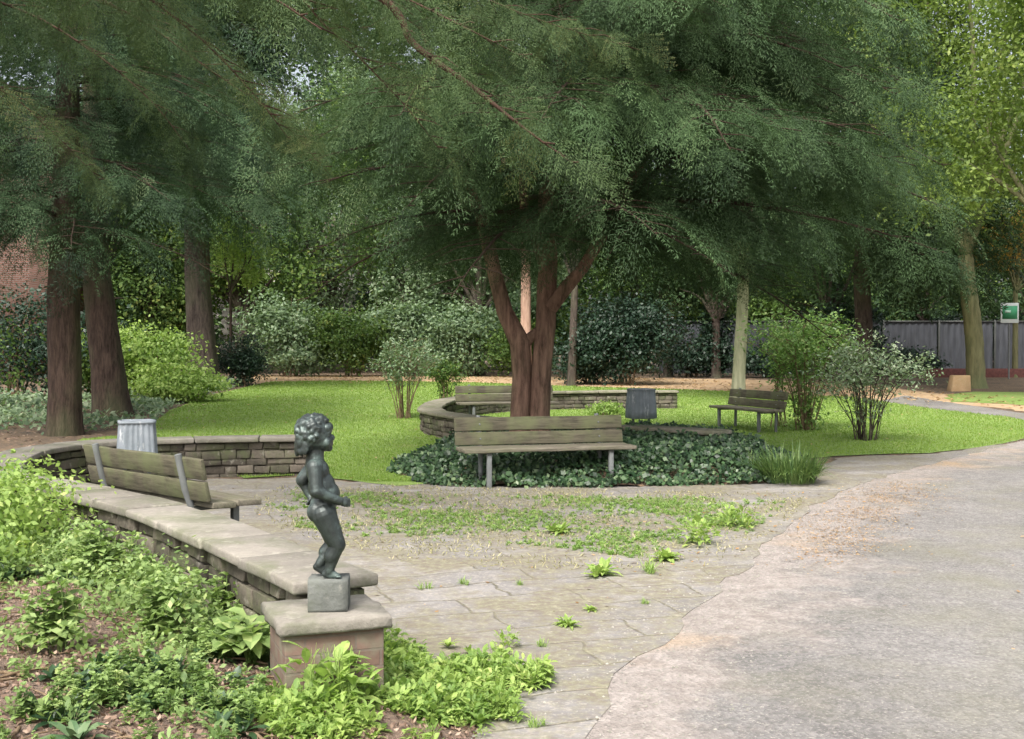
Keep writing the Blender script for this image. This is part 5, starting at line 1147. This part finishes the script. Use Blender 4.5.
# sandy litter on the path at the bend
n_ = 5200; t_ = rng.uniform(0, 1, n_); c_ = np.stack([np.interp(t_, [0, .4, 1], [2.35, 3.35, 4.7]), np.interp(t_, [0, .4, 1], [8.7, 10.9, 13.4])], 1); o_ = rng.normal(0, .24, (n_, 2)); x, y = c_[:, 0]+o_[:, 0], c_[:, 1]+o_[:, 1]*1.4
k_ = fbm(x, y, 1.6, 21)+rng.normal(0, .2, n_) > -.12; x, y = x[k_], y[k_]; n_ = len(x); L_ = rng.uniform(.010, .026, n_); nrm = unit(rdir(n_)*.3+np.array([0, 0, 1])); d_ = unit(np.cross(nrm, rdir(n_)))
G = Geo(); G.diamonds(np.stack([x, y, .012+L_*.1], 1), d_, L_, L_*.7, nrm, rng.uniform(0, 1, n_)); tag(G.obj('orange_litter', m_dry), 'orange brown crumbled leaf litter along the path bend', 'leaf litter', kind='stuff')
# gravel crumbs along the paving edge
G = Geo(); n_ = 5200; t_ = rng.integers(0, len(ed), n_); o_ = rng.normal(.12, .28, n_); x = ed[t_, 0]+nr[t_, 0]*o_+rng.normal(0, .12, n_); y = ed[t_, 1]+nr[t_, 1]*o_+rng.normal(0, .15, n_); k_ = y > 3; x, y = x[k_], y[k_]; n_ = len(x)
r_ = rng.uniform(.003, .010, n_); oc = np.array([[1, 0, 0], [0, 1, 0], [-1, 0, 0], [0, -1, 0], [0, 0, .8], [0, 0, -.3]]); Vg = oc[None]*r_[:, None, None]*rng.uniform(.7, 1.3, (n_, 6, 1))+np.stack([x, y, hgt(y)+.010], 1)[:, None]
Tg = np.array([[0, 1, 4], [1, 2, 4], [2, 3, 4], [3, 0, 4]])[None]+np.arange(n_)[:, None, None]*6; G.add(Vg.reshape(-1, 3), T=Tg.reshape(-1, 3), tt=np.repeat(rng.uniform(0, 1, n_), 4))
tag(G.obj('gravel', m_block), 'loose gravel crumbs along the edge between paving and path', 'gravel', kind='stuff')
# straw coloured dead grass between the paving weeds
n_ = 26000; x = rng.uniform(-3.2, 3.2, n_); y = rng.uniform(8.2, 13.6, n_); pz = A((250, 500), (300, 486), (640, 493), (800, 495), (780, 520), (710, 565), (560, 575), (400, 560), (290, 530)); k_ = (polydist(pz, x, y) > -.1) & (fbm(x, y, 1.1, 31)+rng.normal(0, .22, n_) > -.12); x, y = x[k_], y[k_]; n_ = len(x)
nrm = unit(rdir(n_)*.9+np.array([0, 0, .7])); d_ = unit(np.cross(nrm, rdir(n_))+np.array([0, 0, .25])); L_ = rng.uniform(.02, .06, n_); G = Geo(); G.diamonds(np.stack([x, y, hgt(y)+.012], 1), d_, L_, .008, nrm, rng.uniform(0, 1, n_))
tag(G.obj('dead_grass', leafmat('straw', (.16, .15, .07, 1), (.38, .36, .20, 1), (.5, .44, .28, 1), .2)), 'straw coloured dead grass and moss on the worn paving', 'dead grass', kind='stuff')
leaves(LAWN, 2600, .05, m_dry, 'lawn_leaves', 'sparse yellow fallen leaves lying on the lawn', .03, 44, -.05)
# twigs on the bed soil
G = Geo(); n_ = 420
for k_ in range(n_):
    x_, y_ = random.uniform(-4.2, -.5), random.uniform(3.3, 7.6)
    if polydist(BED, np.array(x_), np.array(y_)) < .1: continue
    an = random.uniform(0, 6.28); l_ = random.uniform(.05, .30)*(2 if random.random() < .05 else 1); z_ = float(bed_h(np.array(x_), np.array(y_)))+.012; z2 = float(bed_h(np.array(x_+math.cos(an)*l_), np.array(y_+math.sin(an)*l_)))+.014
    mid_ = (x_+math.cos(an)*l_/2+random.uniform(-.02, .02), y_+math.sin(an)*l_/2, (z_+z2)/2+.008); G.tube([(x_, y_, z_), mid_, (x_+math.cos(an)*l_, y_+math.sin(an)*l_, max(z2, z_-.03))], [random.uniform(.003, .009)]*2+[.002], 5)
tag(G.obj('twigs', m_twig), 'thin dead twigs scattered on the bed soil', 'twigs', kind='stuff')
open('/tmp/n.txt','w').write(str(sorted([(len(o.data.polygons),o.name) for o in C.objects if o.type=='MESH'])[-22:])) if 0 else None
print('faces', sum(len(o.data.polygons) for o in C.objects if o.type == 'MESH'))
